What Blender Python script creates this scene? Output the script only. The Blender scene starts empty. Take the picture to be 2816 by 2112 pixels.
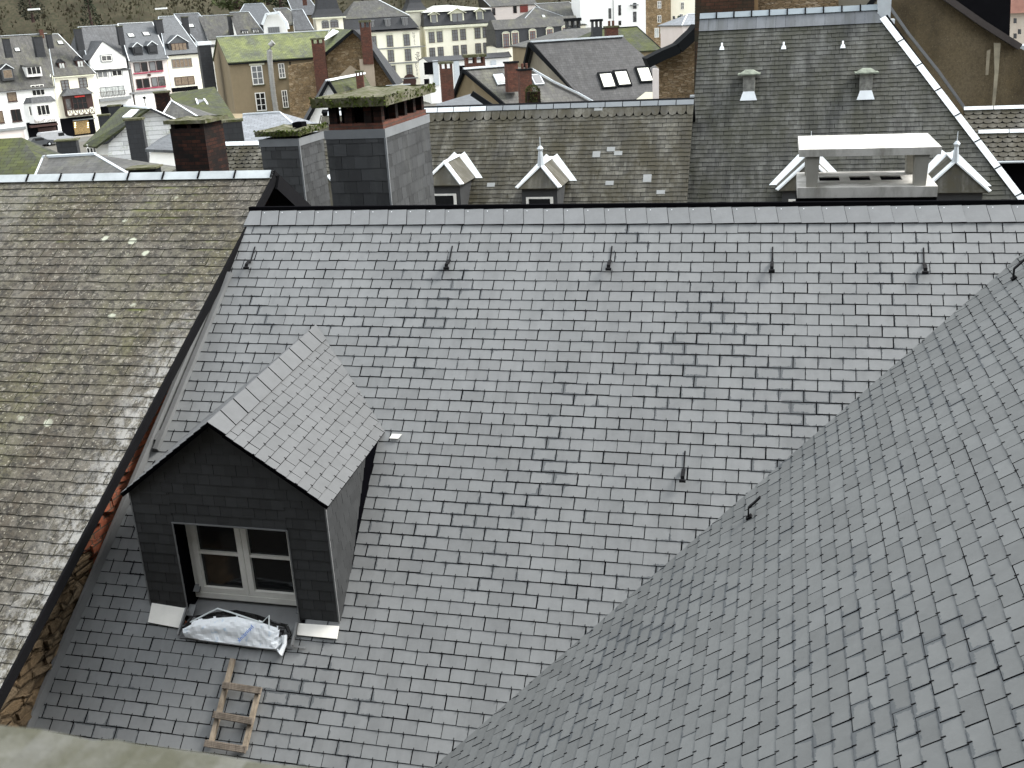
import bpy, bmesh, math, random
from mathutils import Vector, Matrix
random.seed(7)
V = Vector
# ------------------------------------------------------------------ camera, world, sun
scene = bpy.context.scene
col = scene.collection
CAMZ = 20.0
FPX, PITCH, ROLL = 2890.0, math.radians(19.6), math.radians(-3.15)
cp, sp, cr, sr = math.cos(PITCH), math.sin(PITCH), math.cos(ROLL), math.sin(ROLL)
CAM = V((0, 0, CAMZ))
cd = bpy.data.cameras.new('camera'); cam = bpy.data.objects.new('camera', cd); col.objects.link(cam)
scene.camera = cam
fwd = V((0, cp, -sp)); up0 = V((0, sp, cp)); rt0 = V((1, 0, 0))

# image basis: x_img = x*cr - y*sr ; y_img(down) = x*sr + y*cr  with y(down) = -up
rt = rt0 * cr + up0 * sr
dn = rt0 * sr - up0 * cr
up = -dn
mw = Matrix((rt, up, -fwd)).transposed().to_4x4(); mw.translation = CAM
cam.matrix_world = mw
cd.sensor_width = 36.0; cd.lens = FPX / 2816 * 36.0
cd.clip_start = 0.05; cd.clip_end = 3000
cd.dof.use_dof = True; cd.dof.focus_distance = 13.0; cd.dof.aperture_fstop = 9.0
SUN_EL, SUN_AZ = math.radians(46), math.radians(78)      # azimuth from +Y towards +X
world = bpy.data.worlds.new('World'); scene.world = world; world.use_nodes = True
wn = world.node_tree; bg = wn.nodes['Background']
sky = wn.nodes.new('ShaderNodeTexSky'); sky.sky_type = 'NISHITA'; sky.sun_disc = False
sky.sun_elevation = SUN_EL; sky.sun_rotation = SUN_AZ
sky.air_density = 1.0; sky.dust_density = 4.0; sky.ozone_density = 1.0
hs = wn.nodes.new('ShaderNodeHueSaturation'); hs.inputs['Saturation'].default_value = 0.32
wn.links.new(sky.outputs[0], hs.inputs['Color'])
# overcast: the clear sky is veiled by an even grey cloud layer
mx = wn.nodes.new('ShaderNodeMix'); mx.data_type = 'RGBA'; mx.inputs[0].default_value = 0.6
wn.links.new(hs.outputs[0], mx.inputs[6]); mx.inputs[7].default_value = (6.3, 6.6, 6.9, 1.0)
wn.links.new(mx.outputs[2], bg.inputs[0])
bg.inputs[1].default_value = 0.13
ld = bpy.data.lights.new('sun', 'SUN'); ld.energy = 1.5; ld.angle = math.radians(18); ld.color = (1.0, 0.965, 0.92)
sun = bpy.data.objects.new('sun', ld); col.objects.link(sun)
sdir = V((math.sin(SUN_AZ) * math.cos(SUN_EL), math.cos(SUN_AZ) * math.cos(SUN_EL), math.sin(SUN_EL)))
sun.rotation_euler = sdir.to_track_quat('Z', 'Y').to_euler(); sun.location = (0, 0, 60)
scene.view_settings.view_transform = 'Standard'; scene.view_settings.look = 'None'
scene.view_settings.exposure = 1.6; scene.view_settings.gamma = 1.0
# ------------------------------------------------------------------ survey helpers (photograph pixel -> place in the world)
def ray(px, py):
    return fwd + rt * ((px - 1408) / FPX) + dn * ((py - 1056) / FPX)
def U(px, py, Y):
    r = ray(px, py); return CAM + r * (Y / r.y)
def UP(px, py, P, n):
    r = ray(px, py); return CAM + r * ((P - CAM).dot(n) / r.dot(n))
def proj(P):
    d = P - CAM; z = d.dot(fwd); return (1408 + FPX * d.dot(rt) / z, 1056 + FPX * d.dot(dn) / z)
AZ = math.radians(14.8)
R = V((math.cos(AZ), -math.sin(AZ), 0)); D = V((math.sin(AZ), math.cos(AZ), 0)); Z = V((0, 0, 1))
def W(r, d, z): return CAM + R * r + D * d + Z * z
# ------------------------------------------------------------------ mesh builder
class Fr:
    """local frame: x along the front, y away from the viewer, z up"""
    def __init__(s, O, az=0.0, ex=None, ey=None):
        s.O = O.copy(); a = math.radians(az)
        s.ex = ex if ex else V((math.cos(a), math.sin(a), 0)); s.ey = ey if ey else V((-math.sin(a), math.cos(a), 0)); s.ez = Z
    def p(s, x, y, z): return s.O + s.ex * x + s.ey * y + s.ez * z
    def loc(s, P): d = P - s.O; return (d.dot(s.ex), d.dot(s.ey), d.dot(s.ez))
    def aty(s, px, py, y=0.0):
        q = s.loc(UP(px, py, s.O + s.ey * y, s.ey)); return q[0], q[2]
    def atz(s, px, py, z):
        q = s.loc(UP(px, py, s.O + s.ez * z, s.ez)); return q[0], q[1]
    def atx(s, px, py, x):
        q = s.loc(UP(px, py, s.O + s.ex * x, s.ex)); return q[1], q[2]
class M:
    def __init__(s): s.v = []; s.f = []; s.m = []; s.uv = []; s.uv2 = []; s.rn = []; s.sm = []
    def face(s, pts, mi=0, uv=None, uv2=None, rn=0.5, smooth=False):
        b = len(s.v); s.v += [V(p) for p in pts]; s.f.append(list(range(b, b + len(pts)))); s.m.append(mi); s.sm.append(smooth)
        if uv is None:
            n = V((0, 0, 0))
            for i in range(len(pts)): n += V(pts[i]).cross(V(pts[(i + 1) % len(pts)]))
            if n.length < 1e-12: n = V((0, 0, 1))
            n.normalize()
            u = Z.cross(n)
            if u.length < 0.05: u = R.copy()
            u.normalize(); w = n.cross(u)
            uv = [(V(p).dot(u), V(p).dot(w)) for p in pts]
        s.uv += uv; s.uv2 += (uv2 or [(0.11, 0.06)] * len(pts)); s.rn.append(rn)
    def hexa(s, a, b, mi=0):
        """a: 4 bottom points, b: 4 top points, both counterclockwise seen from above"""
        s.face(a[::-1], mi); s.face(b, mi)
        for i in range(len(a)):
            j = (i + 1) % len(a); s.face([a[i], a[j], b[j], b[i]], mi)
    def box(s, fr, x0, x1, y0, y1, z0, z1, mi=0):
        p = fr.p
        s.hexa([p(x0, y0, z0), p(x1, y0, z0), p(x1, y1, z0), p(x0, y1, z0)], [p(x0, y0, z1), p(x1, y0, z1), p(x1, y1, z1), p(x0, y1, z1)], mi)
    def slab(s, pts, t, mi=0, me=None):
        """flat polygon pts (counterclockwise from outside) given thickness t inwards"""
        pts = [V(p) for p in pts]
        n = V((0, 0, 0))
        for i in range(len(pts)): n += (pts[i] - pts[0]).cross(pts[(i + 1) % len(pts)] - pts[0])
        n.normalize(); q = [p - n * t for p in pts]
        me = mi if me is None else me
        s.face(pts, mi); s.face(q[::-1], me)
        for i in range(len(pts)):
            j = (i + 1) % len(pts); s.face([q[i], q[j], pts[j], pts[i]], me)
    def bar(s, a, b, w, h, upv=Z, mi=0):
        """beam from a to b, w wide, h high, centred"""
        a, b = V(a), V(b); t = (b - a).normalized(); sd = t.cross(upv).normalized(); uu = sd.cross(t)
        s_ = sd * (w / 2); u_ = uu * (h / 2)
        A = [a - s_ - u_, a + s_ - u_, a + s_ + u_, a - s_ + u_]; B = [p + (b - a) for p in A]
        s.face(A, mi); s.face(B[::-1], mi)
        for i in range(4):
            j = (i + 1) % 4; s.face([A[j], A[i], B[i], B[j]], mi)
    def tube(s, path, rad, seg=10, mi=0, cap=True, upv=None):
        rings = []
        for i, p in enumerate(path):
            p = V(p); t = (V(path[min(i + 1, len(path) - 1)]) - V(path[max(i - 1, 0)])).normalized()
            a = t.cross(upv or (Z if abs(t.z) < .9 else V((1, 0, 0)))).normalized(); b = a.cross(t)
            r = rad[i] if isinstance(rad, (list, tuple)) else rad
            rings.append([p + a * (r * math.cos(k * 2 * math.pi / seg)) + b * (r * math.sin(k * 2 * math.pi / seg)) for k in range(seg)])
        for i in range(len(rings) - 1):
            for k in range(seg):
                l = (k + 1) % seg; s.face([rings[i][k], rings[i + 1][k], rings[i + 1][l], rings[i][l]], mi, smooth=True)
        if cap: s.face(rings[0], mi); s.face(rings[-1][::-1], mi)
    def build(s, name, mats, parent=None, **kw):
        if not isinstance(mats, (list, tuple)): mats = [mats]
        if parent is not None:
            root = parent
            while root.parent: root = root.parent
            o0 = V(root.location)
        else:
            xs = [p.x for p in s.v]; ys = [p.y for p in s.v]; zs = [p.z for p in s.v]
            o0 = V(((min(xs) + max(xs)) / 2, (min(ys) + max(ys)) / 2, min(zs)))
        me = bpy.data.meshes.new(name)
        me.from_pydata([p - o0 for p in s.v], [], s.f); me.update()
        for m_ in mats: me.materials.append(m_)
        me.polygons.foreach_set('material_index', s.m); me.polygons.foreach_set('use_smooth', s.sm)
        l1 = me.uv_layers.new(name='UVMap'); l1.data.foreach_set('uv', [c for t in s.uv for c in t])
        l2 = me.uv_layers.new(name='tile'); l2.data.foreach_set('uv', [c for t in s.uv2 for c in t])
        at = me.attributes.new('rnd', 'FLOAT', 'FACE'); at.data.foreach_set('value', s.rn)
        o = bpy.data.objects.new(name, me); col.objects.link(o)
        if parent is not None: o.parent = parent
        else: o.location = o0
        for k, v_ in kw.items(): o[k] = v_
        return o
def thing(name, loc, label, cat, group=None):
    o = bpy.data.objects.new(name, None); o.empty_display_size = 0.3; col.objects.link(o); o.location = loc
    o['label'] = label; o['category'] = cat
    if group: o['group'] = group
    return o
def tag(o, label, cat, group=None):
    o['label'] = label; o['category'] = cat
    if group: o['group'] = group
    return o
# ------------------------------------------------------------------ materials
def hexc(c): return tuple(c) + (1.0,)
class NT:
    def __init__(s, name, rough=0.8, spec=0.3, metal=0.0):
        s.mat = bpy.data.materials.new(name); s.mat.use_nodes = True; s.t = s.mat.node_tree; s.b = s.t.nodes['Principled BSDF']
        s.b.inputs['Roughness'].default_value = rough; s.b.inputs['Specular IOR Level'].default_value = spec; s.b.inputs['Metallic'].default_value = metal
    def n(s, typ, **kw):
        o = s.t.nodes.new(typ)
        for k, v_ in kw.items():
            if k.startswith('i_'):
                key = k[2:]; key = int(key) if key.isdigit() else key.replace('_', ' ')
                o.inputs[key].default_value = v_
            else: setattr(o, k, v_)
        return o
    def l(s, a, b): s.t.links.new(a, b)
    def uv(s, name='UVMap'): return s.n('ShaderNodeUVMap', uv_map=name).outputs[0]
    def obj(s): return s.n('ShaderNodeNewGeometry').outputs['Position']
    def mapv(s, vec, sx, sy, sz=1.0, loc=(0, 0, 0)):
        m = s.n('ShaderNodeMapping'); m.inputs['Scale'].default_value = (sx, sy, sz); m.inputs['Location'].default_value = loc; s.l(vec, m.inputs[0]); return m.outputs[0]
    def noise(s, vec, scale, detail=4, rough=0.6, dist=0.0):
        o = s.n('ShaderNodeTexNoise'); o.inputs['Scale'].default_value = scale; o.inputs['Detail'].default_value = detail; o.inputs['Roughness'].default_value = rough; o.inputs['Distortion'].default_value = dist
        s.l(vec, o.inputs['Vector']); return o.outputs['Fac']
    def ramp(s, f, a, b, va=0.0, vb=1.0):
        o = s.n('ShaderNodeMapRange'); o.inputs[1].default_value = a; o.inputs[2].default_value = b; o.inputs[3].default_value = va; o.inputs[4].default_value = vb; s.l(f, o.inputs[0]); return o.outputs[0]
    def math(s, op, a, b=None):
        o = s.n('ShaderNodeMath', operation=op)
        for i, x in enumerate((a, b)):
            if x is None: continue
            if isinstance(x, (int, float)): o.inputs[i].default_value = x
            else: s.l(x, o.inputs[i])
        return o.outputs[0]
    def mix(s, f, a, b, mode='MIX'):
        o = s.n('ShaderNodeMix', data_type='RGBA', blend_type=mode); o.clamp_factor = True
        for key, x in (('Factor', f), ('A', a), ('B', b)):
            sock = [q for q in o.inputs if q.name == key and (key == 'Factor' and q.type == 'VALUE' or key != 'Factor' and q.type == 'RGBA')][0]
            if isinstance(x, (int, float)): sock.default_value = x
            elif isinstance(x, tuple): sock.default_value = hexc(x[:3])
            else: s.l(x, sock)
        return [q for q in o.outputs if q.type == 'RGBA'][0]
    def bump(s, h, strength=0.3, dist=0.01):
        o = s.n('ShaderNodeBump'); o.inputs['Strength'].default_value = strength; o.inputs['Distance'].default_value = dist; s.l(h, o.inputs['Height']); s.l(o.outputs[0], s.b.inputs['Normal'])
    def col(s, c):
        if isinstance(c, tuple): s.b.inputs['Base Color'].default_value = hexc(c)
        else: s.l(c, s.b.inputs['Base Color'])
        return s.mat
def flat(name, c, rough=0.7, spec=0.3, var=0.12, scale=3.0, metal=0.0, bump=0.0, bscale=40):
    t = NT(name, rough, spec, metal); p = t.obj()
    f = t.ramp(t.noise(p, scale, 5, 0.65), 0.3, 0.7)
    a = tuple(x * (1 - var) for x in c); b = tuple(min(1, x * (1 + var)) for x in c)
    if bump: t.bump(t.noise(p, bscale, 4), bump, 0.01)
    return t.col(t.mix(f, a, b))
def slate_mat(name, c, rndamp=0.25, moss=None, mossamt=0.5, mossscale=1.2, streak=None, streakamt=0.5, spots=None, stain=0.0, rough=0.5, spec=0.5, pattern=None, bump=0.25, light=None, patch=None):
    """slate covering; pattern=(w,h) draws courses from UV metres for far roofs, otherwise tiles are geometry"""
    t = NT(name, rough, spec); uv = t.uv(); p = t.obj()
    rnd = t.n('ShaderNodeAttribute', attribute_name='rnd').outputs['Fac']
    cc = t.mix(t.ramp(rnd, 0, 1), tuple(x * (1 - rndamp) for x in c), tuple(x * (1 + rndamp) for x in c))
    fine = t.noise(p, 9.0, 6, 0.7)
    cc = t.mix(t.ramp(fine, 0.25, 0.75), t.mix(1.0, cc, (0.82, 0.82, 0.82), 'MULTIPLY'), t.mix(1.0, cc, (1.0, 1.0, 1.0), 'MULTIPLY'))
    if light:   # pale bleached slates
        lf = t.ramp(t.noise(t.mapv(uv, 1.0, 0.35), 2.2, 5, 0.7), 0.48, 0.72)
        cc = t.mix(t.math('MULTIPLY', lf, 0.7), cc, light)
    if streak:
        sf = t.ramp(t.noise(t.mapv(uv, 2.0, 0.26), 1.6, 6, 0.66), 0.46, 0.60)
        cc = t.mix(t.math('MULTIPLY', sf, streakamt), cc, streak)
    if moss:
        mf = t.noise(t.mapv(uv, 1.0, 0.6), mossscale, 7, 0.72)
        mf = t.ramp(t.math('ADD', mf, t.math('MULTIPLY', t.noise(p, 14.0, 4, 0.7), 0.35)), 0.72 - 0.3 * mossamt, 0.95 - 0.3 * mossamt)
        cc = t.mix(mf, cc, moss)
    if patch:
        pf = t.ramp(t.noise(t.mapv(uv, 0.8, 0.5), 1.1, 5, 0.6), 0.5, 0.62); cc = t.mix(t.math('MULTIPLY', pf, 0.8), cc, patch)
    if spots:
        vo = t.n('ShaderNodeTexVoronoi', feature='F1'); vo.inputs['Scale'].default_value = 5.0; t.l(p, vo.inputs['Vector'])
        sf = t.ramp(t.math('ADD', vo.outputs['Distance'], t.math('MULTIPLY', t.noise(p, 30, 3), 0.12)), 0.13, 0.17, 1.0, 0.0)
        gate = t.ramp(t.noise(p, 1.3, 2), 0.5, 0.56); cc = t.mix(t.math('MULTIPLY', sf, gate), cc, spots)
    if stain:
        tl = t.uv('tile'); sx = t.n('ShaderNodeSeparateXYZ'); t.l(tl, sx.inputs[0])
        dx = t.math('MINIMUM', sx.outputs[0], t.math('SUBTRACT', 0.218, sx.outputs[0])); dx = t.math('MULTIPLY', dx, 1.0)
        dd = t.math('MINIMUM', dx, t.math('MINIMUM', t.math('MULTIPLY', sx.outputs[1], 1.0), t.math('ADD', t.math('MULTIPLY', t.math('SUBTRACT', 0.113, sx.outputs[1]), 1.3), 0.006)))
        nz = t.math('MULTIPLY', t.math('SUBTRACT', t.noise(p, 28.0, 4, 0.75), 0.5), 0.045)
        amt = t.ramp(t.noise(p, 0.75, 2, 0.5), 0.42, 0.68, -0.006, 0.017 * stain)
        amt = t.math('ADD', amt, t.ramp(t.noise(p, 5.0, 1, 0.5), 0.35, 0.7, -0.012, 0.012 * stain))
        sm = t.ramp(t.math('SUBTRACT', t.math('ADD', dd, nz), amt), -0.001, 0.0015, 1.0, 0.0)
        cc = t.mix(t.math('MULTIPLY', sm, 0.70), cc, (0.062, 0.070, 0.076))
    h = t.noise(p, 45.0, 5, 0.7)
    if pattern:
        br = t.n('ShaderNodeTexBrick'); br.inputs['Scale'].default_value = 1.0; br.inputs['Brick Width'].default_value = pattern[0]; br.inputs['Row Height'].default_value = pattern[1]
        br.inputs['Mortar Size'].default_value = pattern[1] * 0.07; br.inputs['Mortar Smooth'].default_value = 0.3
        br.inputs['Color1'].default_value = (0.75, 0.75, 0.75, 1); br.inputs['Color2'].default_value = (1.15, 1.15, 1.15, 1); br.inputs['Mortar'].default_value = (0.4, 0.4, 0.4, 1)
        t.l(uv, br.inputs['Vector']); cc = t.mix(0.85, cc, br.outputs['Color'], 'MULTIPLY')
    t.bump(h, bump, 0.004)
    rr = t.ramp(t.noise(p, 2.0, 4), 0.3, 0.7, rough - 0.07, rough + 0.1); t.l(rr, t.b.inputs['Roughness'])
    return t.col(cc)
def brick_mat(name, c1, c2, mortar, w=0.22, h=0.075, dirt=None, dirtamt=0.5):
    t = NT(name, 0.9, 0.2); uv = t.uv(); p = t.obj()
    br = t.n('ShaderNodeTexBrick'); br.inputs['Scale'].default_value = 1.0; br.inputs['Brick Width'].default_value = w; br.inputs['Row Height'].default_value = h
    br.inputs['Mortar Size'].default_value = 0.008; br.inputs['Color1'].default_value = hexc(c1); br.inputs['Color2'].default_value = hexc(c2); br.inputs['Mortar'].default_value = hexc(mortar)
    t.l(uv, br.inputs['Vector']); cc = br.outputs['Color']
    cc = t.mix(t.ramp(t.noise(p, 7, 5, 0.7), 0.35, 0.65), cc, t.mix(1.0, cc, (0.6, 0.6, 0.6), 'MULTIPLY'))
    if dirt: cc = t.mix(t.math('MULTIPLY', t.ramp(t.noise(p, 1.6, 6, 0.7), 0.4, 0.62), dirtamt), cc, dirt)
    t.bump(t.math('ADD', t.math('MULTIPLY', br.outputs['Fac'], -1.0), t.noise(p, 40, 4)), 0.5, 0.01)
    return t.col(cc)
def rubble_mat(name, c1, c2, c3, scale=4.0, dirt=(0.055, 0.045, 0.03), dirtamt=0.42, flatten=2.2):
    t = NT(name, 0.95, 0.15); p = t.obj()
    q = t.mapv(p, 1.0, 1.0, flatten); vo = t.n('ShaderNodeTexVoronoi', feature='F1'); vo.inputs['Scale'].default_value = scale; t.l(q, vo.inputs['Vector'])
    ed = t.n('ShaderNodeTexVoronoi', feature='DISTANCE_TO_EDGE'); ed.inputs['Scale'].default_value = scale; t.l(q, ed.inputs['Vector'])
    sc = t.n('ShaderNodeSeparateColor'); t.l(vo.outputs['Color'], sc.inputs[0])
    cc = t.mix(sc.outputs[0], c1, c2); cc = t.mix(t.ramp(sc.outputs[1], 0.6, 1.0), cc, c3)
    cc = t.mix(t.ramp(ed.outputs['Distance'], 0.0, 0.09, 0.75, 0.0), cc, tuple(x * 0.3 for x in c1))
    cc = t.mix(t.math('MULTIPLY', t.ramp(t.noise(p, 1.0, 6, 0.7), 0.42, 0.62), dirtamt), cc, dirt)
    cc = t.mix(t.ramp(t.noise(p, 22, 4, 0.7), 0.3, 0.7), cc, t.mix(1.0, cc, (0.65, 0.65, 0.65), 'MULTIPLY'))
    t.bump(t.math('ADD', t.ramp(ed.outputs['Distance'], 0, .12), t.noise(p, 25, 4)), 0.7, 0.03)
    return t.col(cc)
def render_mat(name, c, stain=None, amt=0.4, scale=0.7, rough=0.85):
    t = NT(name, rough, 0.2); p = t.obj()
    cc = t.mix(t.ramp(t.noise(p, 3.0, 6, 0.7), 0.3, 0.7), tuple(x * 0.92 for x in c), c)
    if stain:
        f = t.ramp(t.noise(t.mapv(p, 1.0, 1.0, 0.35), scale, 6, 0.68), 0.42, 0.7); cc = t.mix(t.math('MULTIPLY', f, amt), cc, stain)
    t.bump(t.noise(p, 30, 4), 0.15, 0.01)
    return t.col(cc)
MT = {}
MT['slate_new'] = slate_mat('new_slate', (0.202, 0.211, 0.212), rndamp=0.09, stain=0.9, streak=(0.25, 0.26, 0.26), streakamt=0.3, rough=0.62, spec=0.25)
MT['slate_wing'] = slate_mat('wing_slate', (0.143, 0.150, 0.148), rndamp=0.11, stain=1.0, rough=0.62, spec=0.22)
MT['slate_ridge'] = slate_mat('main_ridge_slate', (0.21, 0.219, 0.222), rndamp=0.04, rough=0.6, spec=0.25)
MT['slate_band'] = slate_mat('ridge_slate', (0.118, 0.123, 0.125), rndamp=0.05, rough=0.62, spec=0.25)
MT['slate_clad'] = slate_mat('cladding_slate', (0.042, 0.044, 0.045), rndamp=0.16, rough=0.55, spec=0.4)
MT['slate_edge'] = flat('slate_edge', (0.010, 0.011, 0.012), 0.9, 0.05)
MT['dark_slate'] = flat('dark_slate_board', (0.009, 0.009, 0.010), 0.9, 0.05)
MT['slate_line'] = flat('slate_cut_edge', (0.004, 0.004, 0.005), 1.0, 0.0)
MT['black'] = flat('black_void', (0.006, 0.006, 0.007), 1.0, 0.0)
MT['under'] = flat('roof_underlay', (0.003, 0.003, 0.004), 1.0, 0.0)
def left_mat():
    t = NT('mossy_brown_slate', .7, .3); uv = t.uv(); p = t.obj()
    rnd = t.n('ShaderNodeAttribute', attribute_name='rnd').outputs['Fac']
    c = t.mix(rnd, (.092, .084, .064), (.140, .130, .108))
    br = t.ramp(t.noise(t.mapv(uv, 1, .5), 1.1, 6, .7), .44, .58); c = t.mix(t.math('MULTIPLY', br, .8), c, (.064, .051, .034))          # brown crust
    ol = t.math('MULTIPLY', t.ramp(t.noise(t.mapv(uv, 1, .6), 1.7, 6, .7), .42, .60), t.ramp(t.noise(uv, .35, 2), .40, .55)); c = t.mix(t.math('MULTIPLY', ol, .6), c, (.115, .110, .050))       # olive algae
    dk = t.ramp(t.noise(p, 11, 6, .8), .46, .58); c = t.mix(t.math('MULTIPLY', dk, .85), c, (.022, .020, .016))
    lt = t.ramp(t.noise(p, 18, 5, .75, .4), .54, .64); c = t.mix(t.math('MULTIPLY', lt, .8), c, (.24, .225, .185))
    wt = t.ramp(t.math('ADD', t.noise(t.mapv(uv, 1, .45), .75, 3, .5), t.math('MULTIPLY', t.noise(p, 16, 5, .8), .45)), .80, .92)
    sy = t.n('ShaderNodeSeparateXYZ'); t.l(uv, sy.inputs[0])
    ed = t.math('SUBTRACT', sy.outputs[0], t.math('MULTIPLY', sy.outputs[1], .07))
    ed = t.math('MULTIPLY', t.ramp(ed, -.45, -.02), t.ramp(sy.outputs[1], -.6, -2.2)); nz_ = t.ramp(t.noise(t.mapv(uv, 1, .6), 9, 7, .8), .46, .56)
    c = t.mix(t.math('MULTIPLY', wt, .15), c, (.30, .30, .28)); c = t.mix(t.math('MULTIPLY', t.math('MULTIPLY', ed, nz_), .75), c, (.40, .40, .38))
    tl = t.uv('tile'); sx = t.n('ShaderNodeSeparateXYZ'); t.l(tl, sx.inputs[0])
    gm = t.math('MULTIPLY', t.ramp(sx.outputs[1], .085, .125), t.math('MULTIPLY', t.ramp(t.noise(p, 3.0, 3), .54, .66), t.ramp(t.noise(t.mapv(uv, 1, 1), .5, 1), .45, .6))); c = t.mix(t.math('MULTIPLY', gm, .8), c, (.13, .15, .03))
    vo = t.n('ShaderNodeTexVoronoi', feature='F1'); vo.inputs['Scale'].default_value = 3.1; t.l(p, vo.inputs['Vector'])
    sf = t.ramp(t.math('ADD', vo.outputs['Distance'], t.math('MULTIPLY', t.noise(p, 30, 3), 0.12)), .19, .23, 1, 0)
    c = t.mix(t.math('MULTIPLY', sf, t.ramp(t.noise(p, 1.1, 2), .56, .60)), c, (.40, .42, .33))
    vo = t.n('ShaderNodeTexVoronoi', feature='F1'); vo.inputs['Scale'].default_value = 17; t.l(p, vo.inputs['Vector'])
    c = t.mix(t.ramp(vo.outputs['Distance'], .10, .16, .8, 0), c, (.36, .34, .27))
    t.bump(t.noise(p, 30, 6, .8), .8, .012); return t.col(c)
MT['slate_left'] = left_mat()
MT['moss_edge'] = flat('mossy_slate_edge', (0.035, 0.038, 0.02), 0.95, 0.1, var=0.5, scale=8)
MT['slate_mid'] = slate_mat('weathered_slate', (0.100, 0.097, 0.080), rndamp=0.5, moss=(0.036, 0.031, 0.014), mossamt=0.55, mossscale=1.6, streak=(0.017, 0.015, 0.009), streakamt=0.8, light=(0.185, 0.175, 0.145), rough=0.62, spec=0.4)
MT['slate_right'] = slate_mat('dark_weathered_slate', (0.070, 0.071, 0.063), rndamp=0.5, moss=(0.026, 0.027, 0.015), mossamt=0.5, mossscale=1.3, streak=(0.010, 0.011, 0.008), streakamt=0.8, light=(0.13, 0.133, 0.123), rough=0.6, spec=0.4)
MT['zinc'] = flat('zinc', (0.50, 0.54, 0.56), 0.42, 0.5, 0.10, 4, metal=0.25)
MT['zinc_ridge'] = flat('weathered_zinc_ridge', (0.44, 0.48, 0.49), 0.5, 0.4, 0.2, 3)
MT['zinc_bright'] = flat('bright_zinc', (0.72, 0.76, 0.77), 0.4, 0.5, 0.08, 4, metal=0.1)
MT['lead'] = flat('lead_flashing', (0.17, 0.175, 0.175), 0.5, 0.4, 0.15, 3)
MT['white_paint'] = flat('white_paint', (0.80, 0.79, 0.73), 0.5, 0.4, 0.08, 5)
MT['steel_black'] = flat('black_steel', (0.006, 0.006, 0.007), 0.7, 0.15)
MT['wood'] = None
def wood_mat(name, c1, c2):
    t = NT(name, 0.85, 0.2); p = t.obj()
    # grain along the roof slope / rung direction: stretched noise
    f = t.noise(t.mapv(p, 60, 9, 9), 1.0, 5, 0.7); g = t.noise(p, 6, 4)
    cc = t.mix(t.ramp(f, 0.3, 0.7), c1, c2); cc = t.mix(t.ramp(g, 0.45, 0.7), cc, tuple(x * 0.6 for x in c1)); t.bump(f, 0.4, 0.004); return t.col(cc)
MT['wood'] = wood_mat('weathered_wood', (0.22, 0.18, 0.135), (0.38, 0.32, 0.24))
MT['wood_rung'] = wood_mat('grooved_wood', (0.15, 0.125, 0.10), (0.29, 0.245, 0.195))
MT['concrete'] = render_mat('pale_concrete', (0.58, 0.57, 0.53), (0.16, 0.15, 0.12), 0.75, 4.0)
MT['mossy_concrete'] = slate_mat('mossy_concrete', (0.13, 0.122, 0.09), rndamp=0.0, moss=(0.05, 0.055, 0.018), mossamt=0.6, mossscale=3, light=(0.27, 0.26, 0.21), rough=0.9, spec=0.15, bump=0.8)
MT['moss'] = flat('green_moss', (0.050, 0.068, 0.014), 0.95, 0.1, 0.6, 12, bump=1.0)
MT['brick'] = brick_mat('red_brick', (0.17, 0.062, 0.040), (0.10, 0.04, 0.028), (0.07, 0.055, 0.045), dirt=(0.06, 0.04, 0.03))
MT['brick_dark'] = brick_mat('sooty_brick', (0.060, 0.020, 0.011), (0.010, 0.008, 0.006), (0.010, 0.008, 0.006), dirt=(0.004, 0.003, 0.003), dirtamt=0.95)
MT['rubble'] = rubble_mat('rubble_stone', (0.25, 0.175, 0.095), (0.38, 0.27, 0.15), (0.46, 0.36, 0.23), 3.0)
MT['rubble_dark'] = rubble_mat('darker_rubble', (0.14, 0.10, 0.06), (0.22, 0.155, 0.09), (0.30, 0.23, 0.15), 4.0, dirtamt=.6)  # darker rubble tones for the left house's side wall
MT['rubble_fine'] = rubble_mat('slaty_rubble', (0.21, 0.15, 0.085), (0.31, 0.22, 0.13), (0.44, 0.35, 0.24), 6.0, flatten=3.5)
MT['white'] = render_mat('white_render', (0.90, 0.90, 0.86), (0.55, 0.55, 0.48), 0.15)
MT['cream'] = render_mat('cream_render', (0.88, 0.85, 0.70), (0.55, 0.52, 0.40), 0.15)
MT['pinkish'] = render_mat('pale_pink_render', (0.66, 0.60, 0.56), (0.5, 0.45, 0.4), 0.2)
MT['tan'] = render_mat('brown_roughcast', (0.165, 0.125, 0.072), (0.10, 0.08, 0.05), 0.6, 0.35)
MT['tan2'] = render_mat('tan_roughcast', (0.25, 0.20, 0.125), (0.12, 0.10, 0.06), 0.5, 0.3)
def glass_mat(name, c=(0.012, 0.013, 0.014), rough=0.08):
    t = NT(name, rough, 0.5); return t.col(c)
MT['glass'] = glass_mat('dark_glass'); MT['glass_sky'] = glass_mat('sky_glass', (0.45, 0.5, 0.5), 0.2)
# ------------------------------------------------------------------ slate laying
def clip(poly, cl):
    """Sutherland-Hodgman, cl convex counterclockwise"""
    out = poly
    for i in range(len(cl)):
        a = cl[i]; b = cl[(i + 1) % len(cl)]; inp = out; out = []
        if not inp: return []
        def side(p): return (b[0] - a[0]) * (p[1] - a[1]) - (b[1] - a[1]) * (p[0] - a[0])
        for k in range(len(inp)):
            p = inp[k]; q = inp[(k + 1) % len(inp)]; sp_, sq = side(p), side(q)
            if sp_ >= 0: out.append(p)
            if (sp_ > 0 and sq < 0) or (sp_ < 0 and sq > 0):
                t = sp_ / (sp_ - sq); out.append((p[0] + (q[0] - p[0]) * t, p[1] + (q[1] - p[1]) * t))
    return out
def ccw(p):
    a = sum(p[i][0] * p[(i + 1) % len(p)][1] - p[(i + 1) % len(p)][0] * p[i][1] for i in range(len(p)))
    return p if a > 0 else p[::-1]
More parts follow.
